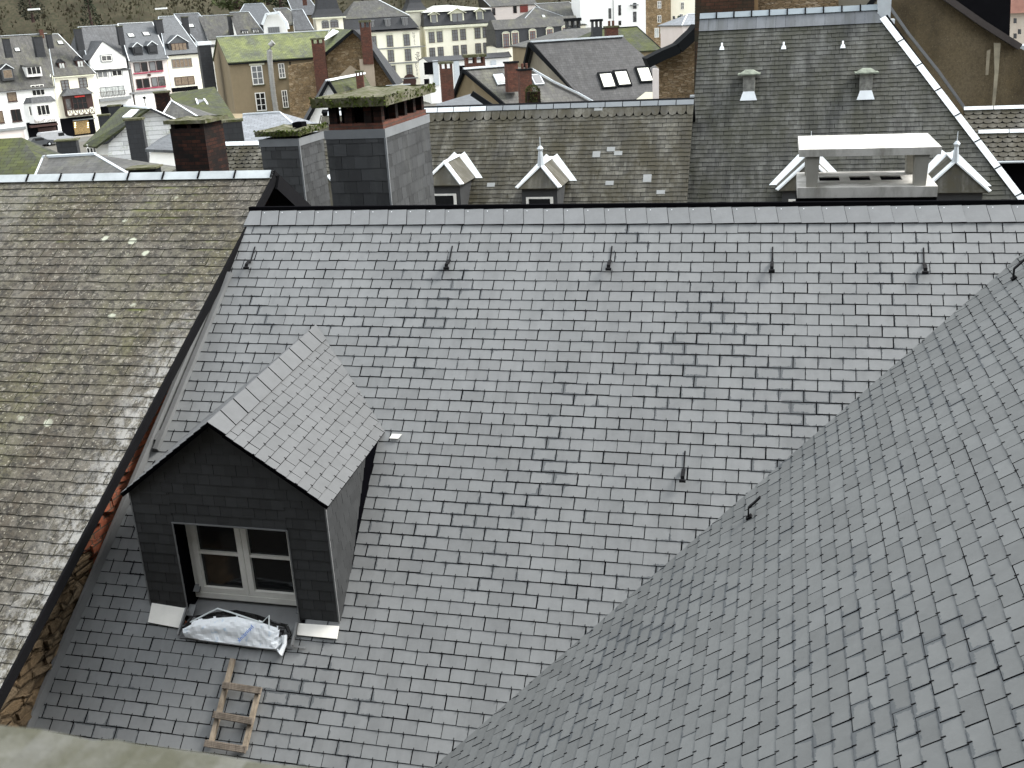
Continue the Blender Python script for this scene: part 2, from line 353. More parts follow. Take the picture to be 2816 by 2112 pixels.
def slates(O, u, v, poly, w, e, gap=0.004, lift=0.010, jit=0.0015, skew=0.0, hooks=None, scallop=False, m=None, miss=0.0, base=True, v_start=None, side_lift=0.0, rowjit=0.0, hole=None, rowgap=0.0):
    """lay slates on the plane O + u*a + v*b, clipped to the convex polygon poly [(a,b)..]; returns mesh builder"""
    m = m or M(); n = u.cross(v).normalized(); poly = ccw(poly)
    if base: m.slab([O + u * a + v * b - n * 0.003 for a, b in poly], 0.03, 2, 2)
    us = [a for a, b in poly]; vs = [b for a, b in poly]
    b0 = min(vs) if v_start is None else v_start; row = 0
    while b0 < max(vs):
        off = (0.5 if row % 2 else 0.0) * w + random.uniform(-.01, .01)
        a0 = math.floor((min(us) - off) / w - 1) * w + off
        while a0 < max(us):
            x0 = a0 + gap / 2 + random.uniform(-jit, jit); x1 = a0 + w - gap / 2 + random.uniform(-jit, jit)
            y0 = b0 + rowgap + random.uniform(-jit, jit) * 1.5 + rowjit * random.uniform(-1, 1); y1 = b0 + e + (0.004 if not rowgap else 0.0)
            if scallop:
                q = [(x0, y1)] + [(x0, y0 + e * .45)] + [(x0 + (x1 - x0) * (0.5 - 0.5 * math.cos(t * math.pi / 4)), y0 + e * .45 * (1 - math.sin(t * math.pi / 4))) for t in (1, 2, 3)] + [(x1, y0 + e * .45), (x1, y1)]
            else:
                q = [(x0 + skew, y0), (x1 + skew, y0), (x1, y1), (x0, y1)]
            q = clip(q, poly)
            if len(q) >= 3 and hole and hole[0] < (q[0][0] + q[2][0]) / 2 < hole[1] and hole[2] < b0 + e * .5 < hole[3]: q = []
            if len(q) >= 3:
                h0 = lift * random.uniform(0.9, 1.1); tl = side_lift; rr = random.random()
                def hp(a, b): return O + u * a + v * b + n * (h0 * (1 - (b - b0) / e) + 0.002 + tl * (a - x0) / w)
                top = [hp(a, b) for a, b in q]; bot = [O + u * a + v * b - n * 0.002 for a, b in q]
                m.face(top, 0, uv=[(a, b) for a, b in q], uv2=[(a - x0, b - b0) for a, b in q], rn=rr)
                for i in range(len(q)):
                    j = (i + 1) % len(q)
                    if q[i][1] > b0 + e * .98 and q[j][1] > b0 + e * .98: continue
                    m.face([bot[i], bot[j], top[j], top[i]], 1, rn=rr)
                if hooks is not None and random.random() < 0.97:
                    ac = (x0 + x1) / 2 + skew
                    if clip([(ac - .01, b0 - .01), (ac + .01, b0 - .01), (ac + .01, b0 + .02), (ac - .01, b0 + .02)], poly) and len(clip([(ac - .01, b0 - .01), (ac + .01, b0 - .01), (ac + .01, b0 + .02), (ac - .01, b0 + .02)], poly)) == 4:
                        c0 = O + u * ac + v * (b0 - 0.006) + n * (h0 + .006); c1 = O + u * ac + v * (b0 + 0.020) + n * (h0 + .003)
                        m.bar(c0, c1, 0.0045, 0.005, n, 3)
            a0 += w
        b0 += e; row += 1
    return m
# ================================================================== SLATE ROOF HOUSE (foreground)
AL = math.radians(43)
U1 = D * math.cos(AL) + Z * math.sin(AL); N1 = R.cross(U1).normalized()
P1 = U(2450, 568, 10.1)
def rdz(P): d = P - CAM; return d.dot(R), d.dot(D), d.z
RIDGE_D, RIDGE_Z = rdz(P1)[1:]
def on1(px, py): return UP(px, py, P1, N1)
def ab1(P): return ((P - P1).dot(R), (P - P1).dot(U1))
v0_ = on1(2816, 694); v1_ = on1(1190, 2112); vdir = (v0_ - v1_).normalized()
def lead_mb(): return M()
house = thing('slate_roof_house', W(-2.0, 6.0, -9.0), 'big clean grey slate roof with a gabled dormer and a side wing', 'house')
# main slope: polygon in (a,b)
tl = ab1(on1(690, 575)); ll = ab1(on1(95, 1995)); ll2 = (ll[0] + (ll[0] - tl[0]) / (ll[1] - tl[1]) * -0.9 * 1.0, ll[1] - 0.9)
va, vb = ab1(v0_); k = (ab1(v1_)[0] - va) / (ab1(v1_)[1] - vb)
top_r = (va + k * (0 - vb), 0.0); bot_r = (va + k * (ll2[1] - vb), ll2[1])
main_poly = [ll2, bot_r, top_r, (tl[0], 0.0)]
hk = M()
BAND = 0.20
def cut_top(poly, b): return clip(poly, [(-50, -50), (50, -50), (50, b), (-50, b)])
def a_of(r): return r - P1.dot(R) + CAM.dot(R)
def b_of(d): return (d - RIDGE_D) / math.cos(AL)
HOLE = (a_of(-5.19), a_of(-4.03), b_of(7.32), b_of(7.95))
ms = M(); cp_ = cut_top(main_poly, -BAND + .01)
for box_ in ([(-50, -50), (50, -50), (50, HOLE[2]), (-50, HOLE[2])], [(-50, HOLE[3]), (50, HOLE[3]), (50, 1), (-50, 1)], [(-50, HOLE[2]), (HOLE[0], HOLE[2]), (HOLE[0], HOLE[3]), (-50, HOLE[3])], [(HOLE[1], HOLE[2]), (50, HOLE[2]), (50, HOLE[3]), (HOLE[1], HOLE[3])]):
    pp = ccw(clip(cp_, box_)); ms.slab([P1 + R * a + U1 * b - N1 * .003 for a, b in pp], .03, 2, 2)
slates(P1, R, U1, cp_, 0.22, 0.115, gap=0.0085, lift=0.0060, jit=0.0028, hooks=hk, rowgap=.006, v_start=-BAND - 0.115 * 80, m=ms, base=False, hole=HOLE)
mr = ms.build('main_roof_slope', [MT['slate_new'], MT['slate_line'], MT['under'], MT['steel_black']], house)
bd = slates(P1 + N1 * 0.006, R, U1, clip(main_poly, [(-50, -BAND), (50, -BAND), (50, 0.02), (-50, 0.02)]), 0.215, BAND, gap=0.004, lift=0.006, skew=0.035, v_start=-BAND, side_lift=0.007, rowjit=0.003)
nl = bd
for i in range(60):
    a = top_r[0] - 0.1 - i * 0.215
    if a < tl[0] + 0.05: break
    c = P1 + R * a + U1 * (-0.045) + N1 * 0.032; nl.bar(c, c + U1 * 0.008, 0.008, 0.006, N1, 3)
bo = bd.build('ridge_course', [MT['slate_ridge'], MT['slate_line'], MT['under'], MT['zinc_bright']], house)
# overhanging ridge edge with its shadow painted black, and the far slope behind it
rc = M(); e0 = P1 + R * (tl[0] - 0.02); e1 = P1 + R * (top_r[0] + 2.5)
rc.bar(e0 + Z * 0.022 + D * 0.035, e1 + Z * 0.022 + D * 0.035, 0.05, 0.05); rc.build('ridge_edge_and_shadow', MT['black'], house)
bk = M(); s0 = e0 + D * 0.05; s1 = e1 + D * 0.05; dnb = D * 3.4 - Z * 3.1
bk.slab([s1, s0, s0 + dnb, s1 + dnb], 0.05); bk.build('rear_roof_slope', MT['slate_edge'], house)
# wing slope
N2 = vdir.cross(D).normalized(); N2 = N2 if N2.z > 0 else -N2
U2 = D.cross(N2).normalized(); U2 = U2 if U2.dot(R) > 0 else -U2   # upslope, to the right
# in-plane axes: rows run along -D, so u = -D, v = U2, normal = u x v
uw = -D; 
if uw.cross(U2).z < 0: uw = D
def abw(P): return ((P - v1_).dot(uw), (P - v1_).dot(U2))
A = abw(v1_ - vdir * 2.2); B = abw(v0_ + vdir * 0.5)
far = (B[0] , 6.2); near = (A[0] + 1.6, 6.2)
wing_poly = [A, (A[0] + 1.75, A[1]), (A[0] + 1.75, 9.0), (B[0], 9.0), B]
hk2 = M()
wg = slates(v1_, uw, U2, wing_poly, 0.22, 0.115, gap=0.0095, lift=0.0045, jit=0.003, hooks=hk2, rowgap=.0025)
wo = wg.build('wing_roof_slope', [MT['slate_wing'], MT['slate_line'], MT['under'], MT['steel_black']], house)
# walls under the roofs
wl = M(); f0 = Fr(CAM, ex=R, ey=D)
zb = -11.0; eave = W(0, 0, 0)
aL = rdz(P1 + R * ll2[0] + U1 * ll2[1]); aR = rdz(P1 + R * bot_r[0] + U1 * bot_r[1])
wl.box(f0, aL[0] + .1, aR[0] - .1, aL[1] + .25, aL[1] + .6, zb, aL[2] + .1)
wl.hexa([W(-5.5, 5.9, zb), W(6, 5.9, zb), W(6, 12.6, zb), W(-5.5, 12.6, zb)], [W(-5.5, 5.9, aL[2]-.3), W(6, 5.9, aL[2]-.3), W(6, 12.6, aL[2]-.3), W(-5.5, 12.6, aL[2]-.3)])
wl.build('wall', MT['rubble'], house)
# left kerb flashing
kb = M(); q0 = on1(612, 790) + N1 * .05; q1 = P1 + R * ll2[0] + U1 * ll2[1] + N1 * .05
kb.bar(q0 - R * .02, q1 - R * .02, 0.035, 0.10, N1); kb.build('verge_flashing', MT['lead'], house)
kb = M(); kb.bar(on1(640, 755) + N1 * .03 - R * .02, on1(440, 1240) + N1 * .03 - R * .03, 0.05, 0.05, N1)
kb.bar(on1(447, 1190) + N1*.05, on1(432, 1215) + N1 * .05, 0.03, 0.02, N1); kb.build('flashing_strip', MT['lead'], house)
# roof hooks
def roof_hook(P, u, v, n, s=1.0):
    m = M(); b = P - v * 0.10 * s
    m.bar(P + v * 0.20 * s + n * 0.012, P - v * 0.02 * s + n * 0.012, 0.012, 0.006, n)     # strap going up between the slates
    pts = [P + v * 0.02 * s + n * 0.02, P - v * 0.03 * s + n * 0.055, P - v * 0.075 * s + n * 0.075, P - v * 0.11 * s + n * 0.06]
    for i in range(3): m.bar(pts[i], pts[i + 1], 0.034, 0.012, n)
    m.tube([pts[3] - u * 0.028, pts[3] + u * 0.028], 0.016, 8)
    return m.build('roof_hook', MT['steel_black'], house)
for px, py in ((690, 722), (1236, 722), (1678, 724), (2123, 728), (2541, 732), (1880, 1298)):
    roof_hook(on1(px, py), R, U1, N1)
def roof_hook_side(px, py):
    P = UP(px, py, v1_, N2); m = M(); n = N2
    m.bar(P - uw * 0.03 + U2 * 0.0 + n * 0.012, P + uw * 0.03 + n * 0.012, 0.05, 0.02, n)
    pts = [P + n * 0.02, P + n * 0.05 + U2 * .02, P + n * 0.085 + U2 * 0.045, P + n * 0.10 + U2 * 0.12, P + n * 0.115 + U2 * 0.18]
    for i in range(4): m.bar(pts[i], pts[i + 1], 0.035, 0.012, n)
    m.build('roof_hook', MT['steel_black'], house)
roof_hook_side(2062, 1425); roof_hook_side(2790, 768)
# ------------------------------------------------------------------ dormer
dr0, dr1, dd0, zb_, ze, apr, apz = -5.56, -3.67, 7.44, -5.09, -3.87, -4.62, -3.17
dm = M()
wr0, wr1, wz0, wz1, rec = -5.17, -4.055, -5.02, -4.17, 0.20
# front wall as pieces round the opening
dm.hexa([W(dr0, dd0, zb_-.1), W(wr0, dd0, zb_-.1), W(wr0, dd0 + rec, zb_-.1), W(dr0, dd0 + rec, zb_-.1)], [W(dr0, dd0, ze), W(wr0, dd0, ze), W(wr0, dd0 + rec, ze), W(dr0, dd0 + rec, ze)])
dm.hexa([W(wr1, dd0, zb_-.15), W(dr1, dd0, zb_-.15), W(dr1, dd0 + rec, zb_-.15), W(wr1, dd0 + rec, zb_-.15)], [W(wr1, dd0, ze), W(dr1, dd0, ze), W(dr1, dd0 + rec, ze), W(wr1, dd0 + rec, ze)])
dm.hexa([W(wr0, dd0, wz1), W(wr1, dd0, wz1), W(wr1, dd0 + rec, wz1), W(wr0, dd0 + rec, wz1)], [W(wr0, dd0, ze), W(wr1, dd0, ze), W(wr1, dd0 + rec, ze), W(wr0, dd0 + rec, ze)])
fr_ = [W(dr0, dd0, ze), W(dr1, dd0, ze), W(apr, dd0, apz)]; bk_ = [p + D * rec for p in fr_]
dm.face(fr_); dm.face(bk_[::-1])
for i in range(3): dm.face([fr_[(i + 1) % 3], fr_[i], bk_[i], bk_[(i + 1) % 3]])
for rr_ in (dr0, dr1):   # cheeks as closed prisms down to the roof plane
    x0, x1 = (rr_, rr_ + .08) if rr_ == dr0 else (rr_ - .08, rr_)
    def roofz(d): return RIDGE_Z + (d - RIDGE_D) * math.tan(AL)
    dback = RIDGE_D + (ze - RIDGE_Z) / math.tan(AL)
    dbk = (ze - .075 * dd0 - RIDGE_Z + RIDGE_D * math.tan(AL)) / (math.tan(AL) - .075); A_ = [(dd0 + rec, roofz(dd0 + rec) - .08), (dbk + .05, ze + .075 * (dbk - dd0)), (dd0 + rec, ze + .01)]
    l_ = [W(x0, d, z) for d, z in A_]; r_ = [W(x1, d, z) for d, z in A_]
    dm.face(l_[::-1]); dm.face(r_)
    for i in range(3): dm.face([l_[i], l_[(i + 1) % 3], r_[(i + 1) % 3], r_[i]])
dorm = dm.build('dormer', MT['under'], house)
# slate cladding on front and right cheek
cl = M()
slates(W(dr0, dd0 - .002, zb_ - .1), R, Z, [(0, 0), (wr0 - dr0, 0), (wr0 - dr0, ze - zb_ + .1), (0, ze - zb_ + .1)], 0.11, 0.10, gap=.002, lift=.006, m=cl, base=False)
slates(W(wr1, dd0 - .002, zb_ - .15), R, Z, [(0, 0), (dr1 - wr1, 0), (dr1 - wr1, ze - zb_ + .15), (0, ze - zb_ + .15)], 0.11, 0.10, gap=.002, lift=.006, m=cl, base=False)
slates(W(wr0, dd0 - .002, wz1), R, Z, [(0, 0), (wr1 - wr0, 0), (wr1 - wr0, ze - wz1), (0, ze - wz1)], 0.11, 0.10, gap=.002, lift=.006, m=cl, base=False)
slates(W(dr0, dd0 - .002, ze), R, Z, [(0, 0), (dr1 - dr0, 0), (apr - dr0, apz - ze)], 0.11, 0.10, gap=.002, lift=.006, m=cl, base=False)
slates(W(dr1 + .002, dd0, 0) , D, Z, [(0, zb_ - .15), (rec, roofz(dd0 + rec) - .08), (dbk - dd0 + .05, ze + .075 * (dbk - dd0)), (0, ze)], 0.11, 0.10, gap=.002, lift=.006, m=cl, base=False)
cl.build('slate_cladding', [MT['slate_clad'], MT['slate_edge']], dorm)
tr = M()
tr.bar(W(dr1, dd0 - .008, ze), W(dr1, dd0 - .008, zb_ - .1), .014, .014, D)
tr.bar(W(dr0, dd0 - .008, ze), W(dr0, dd0 - .008, zb_), .010, .010, D)
tr.bar(W(wr0 - .005, dd0 - .012, wz1), W(wr0 - .005, dd0 - .012, wz0 - .12), .010, .012, D)
tr.bar(W(wr1, dd0 - .012, wz1 + .004), W(wr0 - .01, dd0 - .012, wz1 + .004), .012, .012, Z)
tr.bar(W(wr1, dd0 - .012, wz1), W(wr1, dd0 - .012, wz0 - .12), .008, .012, D)
tr.build('corner_trim', MT['lead'], dorm)
# dormer roof
ov = 0.05; sR = V((0, 0, 0)); 
tanR = (apz - ze) / (dr1 - apr)
er, ezr = dr1 + .05, ze - .05 * tanR
RISE = .075
uR = (D + Z * RISE).normalized()
vR = (R * -(er - apr) + Z * (apz + .02 - ezr)).normalized(); vR = (vR - uR * vR.dot(uR)).normalized(); nR = uR.cross(vR)
OR = W(er, dd0 - ov, ezr + .02)
lenR = ((er - apr) ** 2 + (apz - ezr) ** 2) ** .5
def meet(z0): return (z0 + .03 - RISE * (dd0 - ov) - RIDGE_Z + RIDGE_D * math.tan(AL)) / (math.tan(AL) - RISE)
dRid = meet(apz); dEv = meet(ezr)
hk3 = M()
polyR = [(0, 0), (dEv - dd0 + ov + .02, 0), (dRid - dd0 + ov + .02, lenR), (0, lenR)]
dmR = slates(OR, uR, vR, clip(polyR, [(-1, -1), (9, -1), (9, lenR - .17), (-1, lenR - .17)]), 0.200, 0.108, gap=.006, lift=.005, rowgap=.003, hooks=hk3)
dr_o = dmR.build('dormer_roof', [MT['slate_band'], MT['slate_line'], MT['under'], MT['steel_black']], dorm)
dmB = slates(OR + nR * .010, uR, vR, clip(polyR, [(-1, lenR - .19), (9, lenR - .19), (9, lenR + .02), (-1, lenR + .02)]), 0.235, .20, gap=.008, lift=.006, skew=-.06, v_start=lenR - .19, side_lift=-.005)
dmB.build('dormer_ridge_course', [MT['slate_band'], MT['slate_line'], MT['under']], dorm)
tanL = (apz - ze) / (apr - dr0); el, ezl = dr0 - .06, ze - .06 * tanL
vL = (R * (apr - el) + Z * (apz - ezl)).normalized(); OLp = W(el, dd0 - ov, ezl + .02)
uL = -(D + Z * RISE).normalized(); vL = (vL - uL * vL.dot(uL)).normalized()
lenL = ((apr - el) ** 2 + (apz - ezl) ** 2) ** .5; dEl = meet(ezl)
slL = slates(OLp, uL, vL, [(0, 0), (-(dEl - dd0 + ov), 0), (-(dRid - dd0 + ov), lenL), (0, lenL)], .185, .098, gap=.003, lift=.007)
slL.build('dormer_roof', [MT['slate_band'], MT['slate_edge'], MT['under']], dorm)
# small white flashing at the right eave end, zinc plates at the foot
pl = M(); a = on1(1081, 1196) + N1 * .03; pl.slab([a, a + R * .10 - U1 * .0, a + R * .07 - U1 * .05, a - R * .02 - U1 * .05][::1][::-1] if R.cross(U1).dot(N1) < 0 else [a - R * .02 - U1 * .05, a + R * .07 - U1 * .05, a + R * .10, a], .004)
pl.build('eave_flashing', MT['white_paint'], dorm)
def plate(pts, name='foot_plate', mat='white_paint', h=.03):
    m = M(); q = [on1(x, y) + N1 * h for x, y in pts]; m.slab(q, .012); return m.build(name, MT[mat], dorm)
plate([(411, 1713), (501, 1730), (520, 1676), (422, 1660)])
plate([(820, 1748), (929, 1759), (935, 1724), (823, 1716)])
zt = M()
zt.bar(on1(520, 1676) + N1 * .05, on1(497, 1750) + N1 * .05, .015, .03, N1); zt.build('flashing_strip', MT['lead'], dorm); zt = M()
zt.bar(on1(823, 1716) + N1 * .05, on1(809, 1778) + N1 * .05, .015, .03, N1)
zt.bar(on1(809, 1778) + N1 * .03, on1(842, 1784) + N1 * .03, .015, .012, N1)
zt.build('flashing_strip', MT['lead'], dorm)
# sill apron
sl_ = M(); sl_.slab([W(wr0, dd0 - .22, roofz(dd0 - .22) + .03), W(wr1, dd0 - .22, roofz(dd0 - .22) + .03), W(wr1, dd0 + rec, wz0 - .02), W(wr0, dd0 + rec, wz0 - .02)], .03)
sl_.box(Fr(W(wr0, dd0, 0), ex=R, ey=D), 0, wr1 - wr0, rec + .12, rec + .9, wz0 - CAM.z - .3 + CAM.z, wz1 - CAM.z + CAM.z, 0) if False else None
sl_.build('sill_apron', MT['lead'], dorm)
# window
fw = M(); F = Fr(W(wr0, dd0 + rec - .005, wz0), ex=R, ey=D); ww = wr1 - wr0 ; wh = wz1 - wz0
zs = 0.0
fw.box(F, 0.0, ww, -.05, .0, zs, zs + .055)                      # sill rail
fw.box(F, 0.0, ww, -.03, .03, wh - .045, wh + .01)
for x0, x1 in ((0.0, .045), (ww - .045, ww)): fw.box(F, x0, x1, -.03, .03, zs + .055, wh - .045)
win = fw.build('window_frame', MT['white_paint'], dorm)
for x0, x1 in ((.048, ww / 2 - .002), (ww / 2 + .002, ww - .048)):
    s_ = M(); z0, z1 = zs + .058, wh - .048; t_ = .055
    s_.box(F, x0, x0 + t_, -.045, .01, z0, z1); s_.box(F, x1 - t_, x1, -.045, .01, z0, z1)
    s_.box(F, x0 + t_, x1 - t_, -.045, .01, z0, z0 + t_); s_.box(F, x0 + t_, x1 - t_, -.045, .01, z1 - t_ * .8, z1)
    zc = z0 + (z1 - z0) * .56; s_.box(F, x0 + t_, x1 - t_, -.040, .005, zc - .014, zc + .014)
    s_.build('sash', MT['white_paint'], dorm)
    g = M(); g.box(F, x0 + t_, x1 - t_, -.012, -.006, z0 + t_, z1 - t_ * .8); g.build('pane', MT['glass'], dorm)
cu = M()
for i in range(8):
    x = .24 + i * .022; cu.face([F.p(x, .05 + .012 * (i % 2), .45), F.p(x + .022, .05 + .012 * ((i + 1) % 2), .45), F.p(x + .020, .05 + .012 * ((i + 1) % 2), wh), F.p(x - .002, .05 + .012 * (i % 2), wh)])
rmx = M(); rmx.box(Fr(W(wr0, dd0 + rec, 0), ex=R, ey=D), -.1, wr1 - wr0 + .1, .25, .3, wz0 - .3, wz1 + .1); rmx.build('dark_interior', MT['black'], dorm)
cu.build('curtain', flat('curtain_cloth', (0.16, 0.15, 0.12), .9), dorm)
# ------------------------------------------------------------------ plastic sack on the sill
def sack():
    m = M(); random.seed(3)
    G = [(512, 1725), (545, 1700), (600, 1688), (660, 1684), (720, 1697), (770, 1716), (800, 1722)]
    H = [(516, 1755), (560, 1764), (620, 1772), (680, 1780), (730, 1786), (765, 1790), (786, 1768)]
    n = 56; rows = 18; grid = []
    from mathutils import noise as mn
    def lerp(L, t):
        t *= len(L) - 1; i = min(int(t), len(L) - 2); f = t - i; return (L[i][0] * (1 - f) + L[i + 1][0] * f, L[i][1] * (1 - f) + L[i + 1][1] * f)
    for j in range(rows + 1):
        rw = []
        for i in range(n + 1):
            a = lerp(G, i / n); b = lerp(H, i / n); t = j / rows
            P = on1(a[0] * (1 - t) + b[0] * t, a[1] * (1 - t) + b[1] * t)
            h = .05 + .07 * math.sin(math.pi * min(1, max(0, t * .85 + .12))) * (1 - .45 * (2 * i / n - 1) ** 2) 
            h += .024 * mn.noise(V((i * .12, j * .18, 1.3))) + .008 * mn.noise(V((i * .42, j * .5, 7.1))) + .006 * abs(mn.noise(V((i * .25 + j * .3, j * .12, 3.7))))
            rw.append(P + N1 * h)
        grid.append(rw)
    for j in range(rows):
        for i in range(n):
            m.face([grid[j + 1][i], grid[j + 1][i + 1], grid[j][i + 1], grid[j][i]], 1 if (j + 1.5 * mn.noise(V((i * .3, 0, 0))) < 3.2 or (j < 6 and (i < 7 or i > 48)) or (i > 50 and j < 12)) else 0, smooth=True)
    low = [p - N1 * .07 for p in grid[rows]]
    for i in range(n): m.face([low[i], low[i + 1], grid[rows][i + 1], grid[rows][i]], 0)
    # crumpled tail at the right end
    c = on1(778, 1800); 
    m.tube([grid[12][n], on1(790, 1775) + N1 * .06, c + N1 * .05, on1(768, 1790) + N1 * .04], [.03, .02, .028, .012], 7, 0)
    m.tube([grid[3][n], on1(806, 1752) + N1 * .06, on1(795, 1765) + N1 * .05], [.02, .012, .01], 6, 1)
    m.tube([grid[3][6], on1(585, 1697) + N1 * .12, on1(615, 1684) + N1 * .13, on1(650, 1694) + N1 * .13, on1(735, 1722) + N1 * .12, on1(757, 1704) + N1 * .14, on1(752, 1740) + N1 * .10], .008, 5, 2)
    return m
film = NT('plastic_film', 0.25, 0.5); q = film.obj()
film.col(film.mix(film.ramp(film.noise(q, 16, 3, .5), .6, .72), (0.88, 0.92, 0.94), (0.62, 0.74, 0.86)))
sk = sack(); so = sk.build('plastic_sack', [film.mat, glass_mat('black_plastic', (0.01, 0.01, 0.01), .25), flat('sack_rim', (.75, .8, .8), .4)])
tag(so, 'crumpled white and black plastic sack with blue print on the dormer sill', 'plastic sack')
def text_obj(name, body, P, xdir, ydir, size, mat, parent, ext=0.001):
    cu_ = bpy.data.curves.new(name, 'FONT'); cu_.body = body; cu_.size = size; cu_.extrude = ext; cu_.align_x = 'CENTER'; cu_.align_y = 'CENTER'
    xd = xdir.normalized(); zd = xd.cross(ydir).normalized(); yd = zd.cross(xd)
    tmp = bpy.data.objects.new(name, cu_); col.objects.link(tmp)
    dg = bpy.context.evaluated_depsgraph_get(); me = bpy.data.meshes.new_from_object(tmp.evaluated_get(dg)); bpy.data.objects.remove(tmp)
    mt = Matrix((xd, yd, zd)).transposed().to_4x4(); mt.translation = P
    me.transform(mt)
    root = parent
    while root.parent: root = root.parent
    me.transform(Matrix.Translation(-V(root.location)))
    me.materials.clear(); me.materials.append(mat)
    o = bpy.data.objects.new(name, me); col.objects.link(o); o.parent = parent; return o
blue = flat('blue_ink', (0.05, 0.18, 0.55), .4)
ta = on1(716, 1728); tb = on1(668, 1778)
text_obj('lettering', 'heinzink', (ta + tb) / 2 + N1 * .135, (tb - ta), -(R + U1 * .4), .055, blue, so)
# ------------------------------------------------------------------ roof ladder
lad = thing('wooden_ladder', on1(640, 2050), 'short weathered wooden roof ladder lying on the slates below the dormer', 'ladder')
def on1h(px, py, h): return UP(px, py, P1 + N1 * h, N1)
def rail(a, b):
    m = M(); m.bar(on1h(*a, .045), on1h(*b, .045), .036, .045, N1); m.build('rail', MT['wood'], lad)
rail((641, 1812), (579, 2050)); rail((710, 1904), (672, 2062))
for a, b in (((613, 1884), (718, 1900)), ((588, 1965), (694, 1984)), ((564, 2044), (676, 2062))):
    m = M(); A_ = on1h(*a, .085); B_ = on1h(*b, .085); m.bar(A_, B_, .058, .028, N1)
    dv = (B_ - A_).normalized(); sd = dv.cross(N1)
    for q_ in (-.02, -.007, .007, .02): m.bar(A_ + sd * q_ + N1 * .015, B_ + sd * q_ + N1 * .015, .007, .005, N1)
    m.build('rung', MT['wood_rung'], lad)
# ------------------------------------------------------------------ stone sill under the viewer's window
pm = M(); a = UP(-250, 1939, CAM + Z * -.62, Z); b = UP(1500, 2178, CAM + Z * -.62, Z)
dirp = (b - a).normalized(); back = V((dirp.y, -dirp.x, 0)) * .55; back = back if back.y < 0 else -back
n_ = 24; rows_ = []
for t_, dz in ((0, -.25), (0, -.012), (.02, 0), (.5, .004), (1, .01)):
    rows_.append([a + (b - a) * (i / n_) + back * t_ + Z * (dz + random.uniform(-.0015, .0015)) + back.normalized() * random.uniform(-.003, .003) for i in range(n_ + 1)])
for j in range(4):
    for i in range(n_): pm.face([rows_[j + 1][i], rows_[j + 1][i + 1], rows_[j][i + 1], rows_[j][i]], 0, smooth=True)
pb = [p - Z * .2 for p in rows_[4]]
for i in range(n_): pm.face([pb[i], pb[i + 1], rows_[4][i + 1], rows_[4][i]]); pm.face([rows_[0][i], rows_[0][i + 1], pb[i + 1], pb[i]])
vb_ = thing('viewpoint_sill_and_shade_wall', V((0, -1, 8)), 'pale mossy stone sill of the near building in the bottom left corner, with an added unseen shading wall', 'building')
ps = pm.build('stone_sill', slate_mat('lichen_stone', (0.14, 0.142, 0.128), rndamp=0, moss=(0.075, 0.076, 0.055), mossamt=.6, mossscale=6, light=(0.22, 0.222, 0.20), rough=.9, spec=.2, bump=.6), vb_)
0 and tag(ps, 'pale mossy stone sill in the near bottom left corner', 'stone sill')
wb = M(); wb.box(Fr(CAM, -6), -24, 24, -1.6, -.6, -14, 8); wb.build('wall', rubble_mat('shade_wall_rubble', (0.06, 0.058, 0.054), (0.075, 0.07, 0.065), (0.09, 0.085, 0.078), 3.0), vb_)  # unseen wall behind the camera, added and sized to shade the roofs
# ================================================================== LEFT MOSSY ROOF HOUSE
A2 = math.radians(33); UL2 = D * math.cos(A2) + Z * math.sin(A2); NL = R.cross(UL2).normalized()
PL = on1(665, 650) + N1 * .02
def onL(px, py): return UP(px, py, PL, NL)
lh = thing('mossy_roof_house', onL(200, 900) - Z * 5, 'house with a big brown mossy slate roof left of the dormer', 'house')
def abL(P): return ((P - PL).dot(R), (P - PL).dot(UL2))
vt = abL(onL(751, 480)); vbm = abL(onL(10, 1878)); vmid = abL(onL(313, 1300))
kk = (vbm[0] - vt[0]) / (vbm[1] - vt[1]); vb3 = (vt[0] + kk * (vbm[1] - 1.2 - vt[1]), vbm[1] - 1.2)
polL = [(-9, vb3[1]), vb3, vt, (-9, vt[1])]
lm = slates(PL, R, UL2, cut_top(polL, vt[1] - .04), 0.172, 0.127, gap=.003, lift=.008, jit=.004, rowjit=.003, v_start=vt[1] - .19 - .127 * 75)
lm.build('mossy_roof_slope', [MT['slate_left'], MT['moss_edge'], MT['under']], lh)
zr = M(); zt0 = PL + UL2 * vt[1]
for i in range(22):
    x1 = vt[0] + .01 - i * .47; x0 = x1 - .46; c0 = zt0 + R * x0 + NL * .03; c1 = zt0 + R * x1 + NL * .03
    zr.slab([c0 - UL2 * .09, c1 - UL2 * .09, c1 + Z * .03, c0 + Z * .03], .012)
    zr.bar(c1 - UL2 * .09 + NL * .008, c1 + Z * .03 + NL * .008, .016, .012, NL, 1)
zr.build('ridge_capping', [MT['zinc_ridge'], MT['dark_slate']], lh)
# verge boards
vg = M(); a = PL + R * (vb3[0] + .01) + UL2 * vb3[1]; b = PL + R * (vt[0] + .01) + UL2 * vt[1]
vg.bar(a - NL * .045, b - NL * .045, .025, .10, NL); vg.build('verge_board', MT['dark_slate'], lh)
# far slope and rake board beyond the ridge
rs = M(); b2 = PL + UL2 * vt[1]; dn2 = D * 2.2 - Z * 1.45
p0, p1 = b2 + R * -9 + Z * .0, b2 + R * (vt[0] + .02)
rs.slab([p1 , p0, p0 + dn2 * 2, p1 + dn2 * 2], .05); rs.build('rear_roof_slope', MT['dark_slate'], lh)
rb = M(); q0 = p1 + R * .02 - Z * .09; rb.bar(q0, q0 + dn2 * 2, .03, .17, Z); rb.build('rake_board', MT['dark_slate'], lh)
